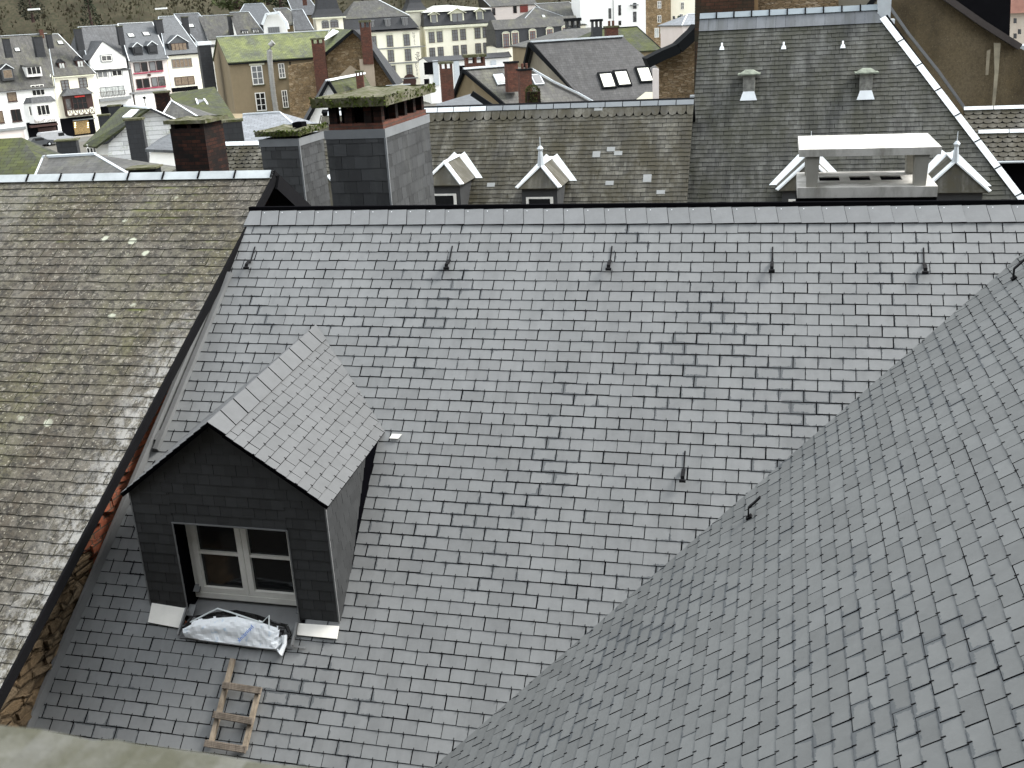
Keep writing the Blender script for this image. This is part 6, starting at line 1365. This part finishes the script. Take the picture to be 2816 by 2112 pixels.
# ------------------------------------------------------------------ vehicles on the quay
def car(label, px, py, Y, az, col_, van=False):
    g_ = ray(px, py); t = (GZ + .02 - CAM.z) / g_.z; P = CAM + g_ * t
    F = Fr(P, az); t_ = thing('parked_van' if van else 'parked_car', P, label, 'van' if van else 'car'); L_, Wd = (4.9, 1.9) if van else (4.1, 1.7)
    prof = [(0, .35), (0, 1.7), (.25, 1.98), (3.2, 1.98), (3.9, 1.2), (4.75, .98), (4.9, .6), (4.9, .3), (0, .3)] if van else [(0, .35), (.05, .8), (.5, .92), (1.0, 1.38), (2.2, 1.42), (3.0, .95), (3.9, .82), (4.1, .55), (4.1, .3), (0, .3)]
    m = M(); l = [F.p(x, 0, z) for x, z in prof]; r_ = [F.p(x, Wd, z) for x, z in prof]; m.face(l); m.face(r_[::-1])
    for i in range(len(prof)): j = (i + 1) % len(prof); m.face([l[j], l[i], r_[i], r_[j]])
    m.build('body', flat('car_paint', col_, .3, .5), t_)
    for y in (-.01, Wd - .01):
        m = M(); m.box(F, 1.2 if not van else 2.6, 2.5 if not van else 3.5, y, y + .02, .95 if not van else 1.25, 1.30 if not van else 1.75); m.build('side_window', MT['glass'], t_)
    for x in (.8, L_ - .9):
        for y in (-.04, Wd - .16):
            m = M(); m.tube([F.p(x, y, .32), F.p(x, y + .2, .32)], .32, 14); w_ = m.build('wheel', MT['black'], t_)
            m = M(); m.tube([F.p(x, y - .01, .32), F.p(x, y + .21, .32)], .17, 10); m.build('rim', MT['zinc'], w_)
car('grey van parked in the street before the dark shop front', 118, 403, 0, 40, (.33, .34, .35), True)
car('dark car parked at the kerb beside the grey van', 78, 408, 0, 40, (.05, .055, .06))
car('dark blue car parked in front of the souvenir shop', 172, 372, 0, 40, (.03, .05, .09))
# ------------------------------------------------------------------ street, hillside, woods
m = M(); m.face([V((-400, -60, GZ - .02)), V((300, -60, GZ - .02)), V((300, 420, GZ - .02)), V((-400, 420, GZ - .02))])
o = m.build('ground', flat('ground_grey', (.12, .115, .10), .95, .1, .2, .3)); o['kind'] = 'structure'
m = M(); Fq = Fr(U(-190, 262, 163.5), RA); Fq.O.z = GZ
m.box(Fq, -40, 60, -9, -2.0, -.1, .02); o = m.build('street', flat('street_asphalt', (.13, .13, .12), .9, .2, .15, 1)); o['kind'] = 'structure'
m = M(); m.box(Fq, -40, 60, -2.0, -.05, -.1, .14); o = m.build('pavement', flat('pavement_slabs', (.26, .25, .22), .9, .2, .15, 1)); o['kind'] = 'structure'
hm = M(); nx_, ny_ = 60, 14; rd = random.Random(4); gp = []
def hz(x, y): return GZ - 1 + max(0, (y - (262 + .10 * x))) * .62 * (1 + .25 * math.sin(x * .03)) + 2.5 * math.sin(x * .07 + y * .05)
for j in range(ny_ + 1): gp.append([V((-330 + 620 * i / nx_, 235 + 230 * j / ny_, 0)) for i in range(nx_ + 1)])
for r_ in gp:
    for p in r_: p.z = max(GZ - 1, hz(p.x, p.y))
for j in range(ny_):
    for i in range(nx_): hm.face([gp[j][i], gp[j][i + 1], gp[j + 1][i + 1], gp[j + 1][i]], smooth=True)
t = NT('hillside_earth', .95, .1); p = t.obj(); cc = t.mix(t.ramp(t.noise(p, .12, 6, .7), .4, .6), (.035, .030, .020), (.065, .058, .038)); cc = t.mix(t.ramp(t.noise(p, 1.3, 5, .7), .45, .6), cc, (.035, .036, .022)); t.col(cc)
o = hm.build('hillside', t.mat); o['kind'] = 'structure'
wd = M(); rd = random.Random(11)
for i in range(3600):
    x = rd.uniform(-170, 60); y = rd.uniform(262, 400); y = 262 + (y - 262) ** 1.0; z = max(GZ, hz(x, y)); hgt = rd.uniform(2.5, 5.5); c = V((x, y, z - .3)); rn = rd.random()
    for k in range(7):
        a = rd.uniform(0, 6.283); s = rd.uniform(.3, 1.1); b = c + V((math.cos(a) * s, math.sin(a) * s, hgt * rd.uniform(.35, 1))); w_ = rd.uniform(.15, .5)
        wd.face([b + V((-w_, 0, 0)), b + V((w_ * .3, .2, -w_ * .4)), b + V((rd.uniform(-.3, .3), 0, w_ * 1.6))], rn=rn)
    wd.face([c, c + V((.12, 0, 0)), c + V((.05, 0, hgt * .8))], rn=rn)
t = NT('winter_wood', .95, .1); rn_ = t.n('ShaderNodeAttribute', attribute_name='rnd').outputs['Fac']; t.col(t.mix(rn_, (.026, .022, .014), (.075, .070, .040)))
o = wd.build('winter_wood', t.mat); o['kind'] = 'stuff'
def tree(label, px, py, Y, hgt, wid, col_, conifer=False, name='tree', leaves=900):
    P = U(px, py, Y); t_ = thing(name, P, label, 'tree'); m = M(); m.tube([P, P + Z * hgt * .5, P + Z * hgt * .9], [wid * .07, wid * .04, wid * .01], 7); m.build('trunk', MT['brown_frame'], t_)
    m = M(); rd = random.Random(int(px))
    for i in range(leaves):
        h_ = rd.random(); r = wid * ((1 - h_) * .5 if conifer else math.sin(math.pi * min(1, .15 + h_ * .85)) * .5) * rd.uniform(.5, 1.05); a = rd.uniform(0, 6.283); c = P + V((math.cos(a) * r, math.sin(a) * r, hgt * (.1 + .9 * h_))); s = wid * rd.uniform(.03, .08)
        m.face([c + V((rd.uniform(-1, 1), rd.uniform(-1, 1), rd.uniform(-1, .6))) * s for _ in range(3)])
    m.build('crown', flat('foliage', col_, .9, .1, .5, 1.0), t_); t_['category'] = 'shrub' if name == 'garden_shrub' else 'tree'
tree('dark conifer standing on the brown hillside above the terrace', 254, 78, 262, 8.5, 5.5, (.018, .024, .014), True, 'conifer_tree')
tree('dark bushy tree on the hillside at the far left top', 92, 62, 262, 6.5, 6.0, (.022, .024, .016), False, 'hillside_tree')
tree('olive green tree above the clipped gable roofs', 738, 14, 262, 7, 7, (.10, .12, .03), False, 'hillside_tree')
tree('dark green tree behind the roofs left of the tower', 775, 24, 258, 6.5, 8, (.02, .028, .014), False, 'hillside_tree')
tree('broad dull green tree at the top beside the clipped gable', 655, 26, 262, 5, 12, (.05, .06, .025), False, 'hillside_tree')
tree('green shrub by the shed at the far street end', 1868, 106, 125, 2.4, 3.0, (.02, .045, .025), False, 'garden_shrub')
for lab, x0, x1, y in (('pale bench like wall on the hillside above the terrace', 420, 466, 22), ('pale low wall on the hillside at the far left top', 70, 116, 24)):
    m = M(); q0, q1 = U(x0, y + 3, 255), U(x1, y, 255); m.bar(q0.lerp(q1, .15), q0.lerp(q1, .85), .4, .35); tag(m.build('garden_wall', MT['white']), lab, 'wall')
m = M(); c = U(402, 300, 150); m.tube([V((c.x, c.y, GZ)), U(397, 272, 150)], .06, 6); sl = m.build('post', MT['black']); 
tag(sl, 'old fashioned black street lamp before the pale pink terraced house', 'street lamp'); sl.name = 'street_lamp'
m = M(); m.tube([U(397, 272, 150), U(397, 269, 150)], [.12, .28], 6); m.tube([U(397, 269, 150), U(397, 265, 150)], [.3, .04], 6); m.build('lantern', MT['black'], sl)
